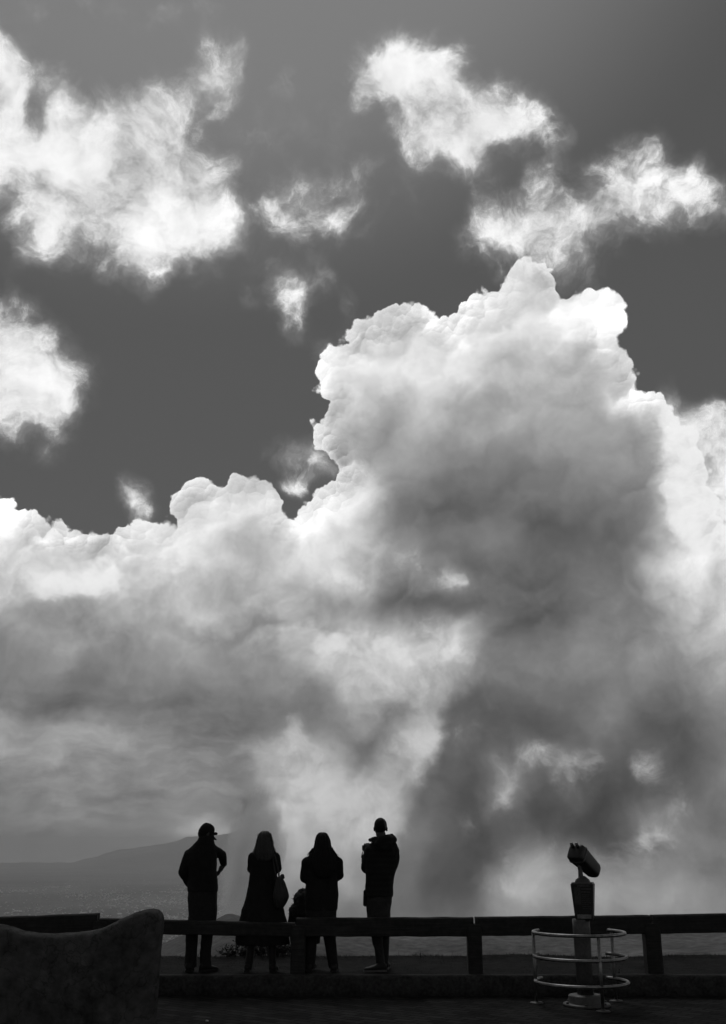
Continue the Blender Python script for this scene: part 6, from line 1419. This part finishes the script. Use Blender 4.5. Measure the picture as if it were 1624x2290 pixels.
rad = [15.9 * (28000 / 15.9) ** (j / NR) for j in range(NR + 1)]
# finer rings where the hillside shoulder stands
rad = sorted(set(rad + [120 + 5.5 * k for k in range(52)]))
grid = []
for j, r in enumerate(rad):
    row = []
    for i in range(NA + 1):
        a = A0 + (A1 - A0) * i / NA
        rr = max(r, 15.9 / math.cos(R(a)))
        row.append(bm.verts.new((rr * math.sin(R(a)), rr * math.cos(R(a)), land_z(a, rr))))
    grid.append(row)
for j in range(len(rad) - 1):
    for i in range(NA):
        a = A0 + (A1 - A0) * (i + .5) / NA
        if rad[j] > 480 and a > A_END: continue
        q = (grid[j][i], grid[j][i + 1], grid[j + 1][i + 1], grid[j + 1][i])
        try: bm.faces.new(q)
        except ValueError: pass
loose = [v for v in bm.verts if not v.link_faces]
bmesh.ops.delete(bm, geom=loose, context='VERTS')
def land_tone(nt, tc, tone, bsdf):
    N, L = nt.nodes, nt.links
    def noise(scale, det=6, vec=None, rough=.6):
        n = N.new('ShaderNodeTexNoise'); n.inputs['Scale'].default_value = scale; n.inputs['Detail'].default_value = det; n.inputs['Roughness'].default_value = rough
        L.new(vec or tc, n.inputs['Vector']); return n.outputs['Fac']
    def mr(v, a, b, c, d):
        m = N.new('ShaderNodeMapRange'); L.new(v, m.inputs['Value'])
        for k, q in zip(('From Min', 'From Max', 'To Min', 'To Max'), (a, b, c, d)): m.inputs[k].default_value = q
        return m.outputs[0]
    def mul(a, b):
        m = N.new('ShaderNodeMath'); m.operation = 'MULTIPLY'; L.new(a, m.inputs[0]); L.new(b, m.inputs[1]); return m.outputs[0]
    vo = N.new('ShaderNodeTexVoronoi'); vo.inputs['Scale'].default_value = .0028; L.new(tc, vo.inputs['Vector'])
    se = N.new('ShaderNodeSeparateColor'); L.new(vo.outputs['Color'], se.inputs[0])
    fields = mr(se.outputs[0], 0, 1, .75, 1.3)
    big = mr(noise(.0006, 5), .35, .65, .55, 1.5)
    small = mr(noise(.02, 6), .35, .65, .6, 1.4)
    near = mr(noise(.35, 5), .35, .65, .7, 1.3)
    t = mul(mul(fields, big), mul(small, near))
    sx = N.new('ShaderNodeSeparateXYZ'); L.new(tc, sx.inputs[0])
    dry = mr(sx.outputs[1], 600, 1500, 1.9, 1.0)          # dry grass on the near hillside, darker cover on the plain
    t = mul(t, dry)
    m = N.new('ShaderNodeMath'); m.operation = 'MULTIPLY'; L.new(t, m.inputs[0]); m.inputs[1].default_value = .105
    return m.outputs[0]
MAT_LAND = material('plain_and_hills', .08, .95, .0, .01, fn=land_tone, spec=.1)
tag(from_bm('terrain', bm, MAT_LAND), kind='structure')

# scattered buildings of the town on the plain
random.seed(77)
bm = bmesh.new()
def house(x, y, w, d, h, rot, mi):
    a = math.degrees(math.atan2(x, y)); r = math.hypot(x, y)
    z = land_z(a, r)
    if z > VALLEY + 35: return
    vs = box(bm, (x, y, z + h / 2 - 2), (w, d, h + 4), Matrix.Rotation(rot, 3, 'Z'))
    for f in set(f for v in vs for f in v.link_faces): f.material_index = mi
cl = [(random.uniform(-22, -5.5), random.uniform(4600, 13000), random.uniform(90, 520)) for k in range(38)]
for k in range(2600):
    if random.random() < .88:
        a, r, s = random.choice(cl)
        x = r * math.sin(R(a)) + random.gauss(0, s); y = r * math.cos(R(a)) + random.gauss(0, s * 1.4)
    else:
        a = random.uniform(-24, -5.2); r = random.uniform(4300, 15000); x = r * math.sin(R(a)); y = r * math.cos(R(a))
    if math.degrees(math.atan2(x, y)) > -5.0 or math.hypot(x, y) < 3500: continue
    big = random.random() < .03
    w = random.uniform(22, 55) if big else random.uniform(6, 14)
    house(x, y, w, w * random.uniform(.5, 1), random.uniform(4, 8), random.uniform(0, 3.1), random.choice((0, 0, 1, 1, 1, 2)))
town = from_bm('town', bm, material('white_wall', .82, .8, .2, .02), smooth=False)
town.data.materials.append(material('pale_wall', .30, .8, .2, .02)); town.data.materials.append(material('tiled_roof', .12, .8, .2, .02))
tag(town, kind='stuff')

# drifting mist where the hillside meets the cloud
def fog_mat(name, dens, tone=.95):
    m = bpy.data.materials.new(name); m.use_nodes = True
    nt = m.node_tree; nt.nodes.clear()
    o = nt.nodes.new('ShaderNodeOutputMaterial'); v = nt.nodes.new('ShaderNodeVolumePrincipled')
    v.inputs['Color'].default_value = (tone, tone, tone, 1); v.inputs['Density'].default_value = dens; v.inputs['Anisotropy'].default_value = .2
    nt.links.new(v.outputs[0], o.inputs['Volume'])
    return m
def mist_mat(dens):
    m = bpy.data.materials.new('mist'); m.use_nodes = True
    nt = m.node_tree; nt.nodes.clear(); N, L = nt.nodes, nt.links
    o = N.new('ShaderNodeOutputMaterial'); v = N.new('ShaderNodeVolumePrincipled')
    v.inputs['Color'].default_value = (.97, .97, .97, 1); v.inputs['Anisotropy'].default_value = .2
    tc = N.new('ShaderNodeTexCoord')
    ln = N.new('ShaderNodeVectorMath'); ln.operation = 'LENGTH'; L.new(tc.outputs['Object'], ln.inputs[0])
    n = N.new('ShaderNodeTexNoise'); n.inputs['Scale'].default_value = 2.1; n.inputs['Detail'].default_value = 5; n.inputs['Roughness'].default_value = .58
    L.new(tc.outputs['Object'], n.inputs['Vector'])
    k = N.new('ShaderNodeMath'); k.operation = 'MULTIPLY_ADD'; k.inputs[1].default_value = 1.5; L.new(n.outputs['Fac'], k.inputs[0])
    i = N.new('ShaderNodeMath'); i.operation = 'SUBTRACT'; i.inputs[0].default_value = .0; L.new(ln.outputs['Value'], i.inputs[1])
    L.new(i.outputs[0], k.inputs[2])
    r = N.new('ShaderNodeMapRange'); r.interpolation_type = 'SMOOTHSTEP'
    for a_, b_ in zip(('From Min', 'From Max', 'To Min', 'To Max'), (-.30, .60, 0.0, dens)): r.inputs[a_].default_value = b_
    L.new(k.outputs[0], r.inputs['Value']); L.new(r.outputs[0], v.inputs['Density'])
    L.new(v.outputs[0], o.inputs['Volume'])
    return m
bm = bmesh.new()
mc = at(562, 1945, 4500)
bmesh.ops.create_icosphere(bm, subdivisions=4, radius=1.0)
fogo = from_bm('mist', bm, mist_mat(.020))
fogo.location = mc
km = 4500 * math.cos(PITCH) / FOCAL
fogo.scale = (70 * km, 400, 190 * km)
fogo.rotation_euler = (0, R(11), 0)
tag(fogo, kind='stuff')

# the air itself
bm = bmesh.new()
box(bm, ((-24000 + 420) / 2, (30200 - 120) / 2, (-520 + 165) / 2), (24420, 30320, 685))
bmesh.ops.rotate(bm, cent=(0, 0, 0), matrix=Matrix.Rotation(R(5.4), 3, 'Z'), verts=bm.verts[:])     # its right flank follows the edge of the open plain
hz = from_bm('haze', bm, fog_mat('haze', 6e-5, .92), smooth=False)
tag(hz, kind='stuff')
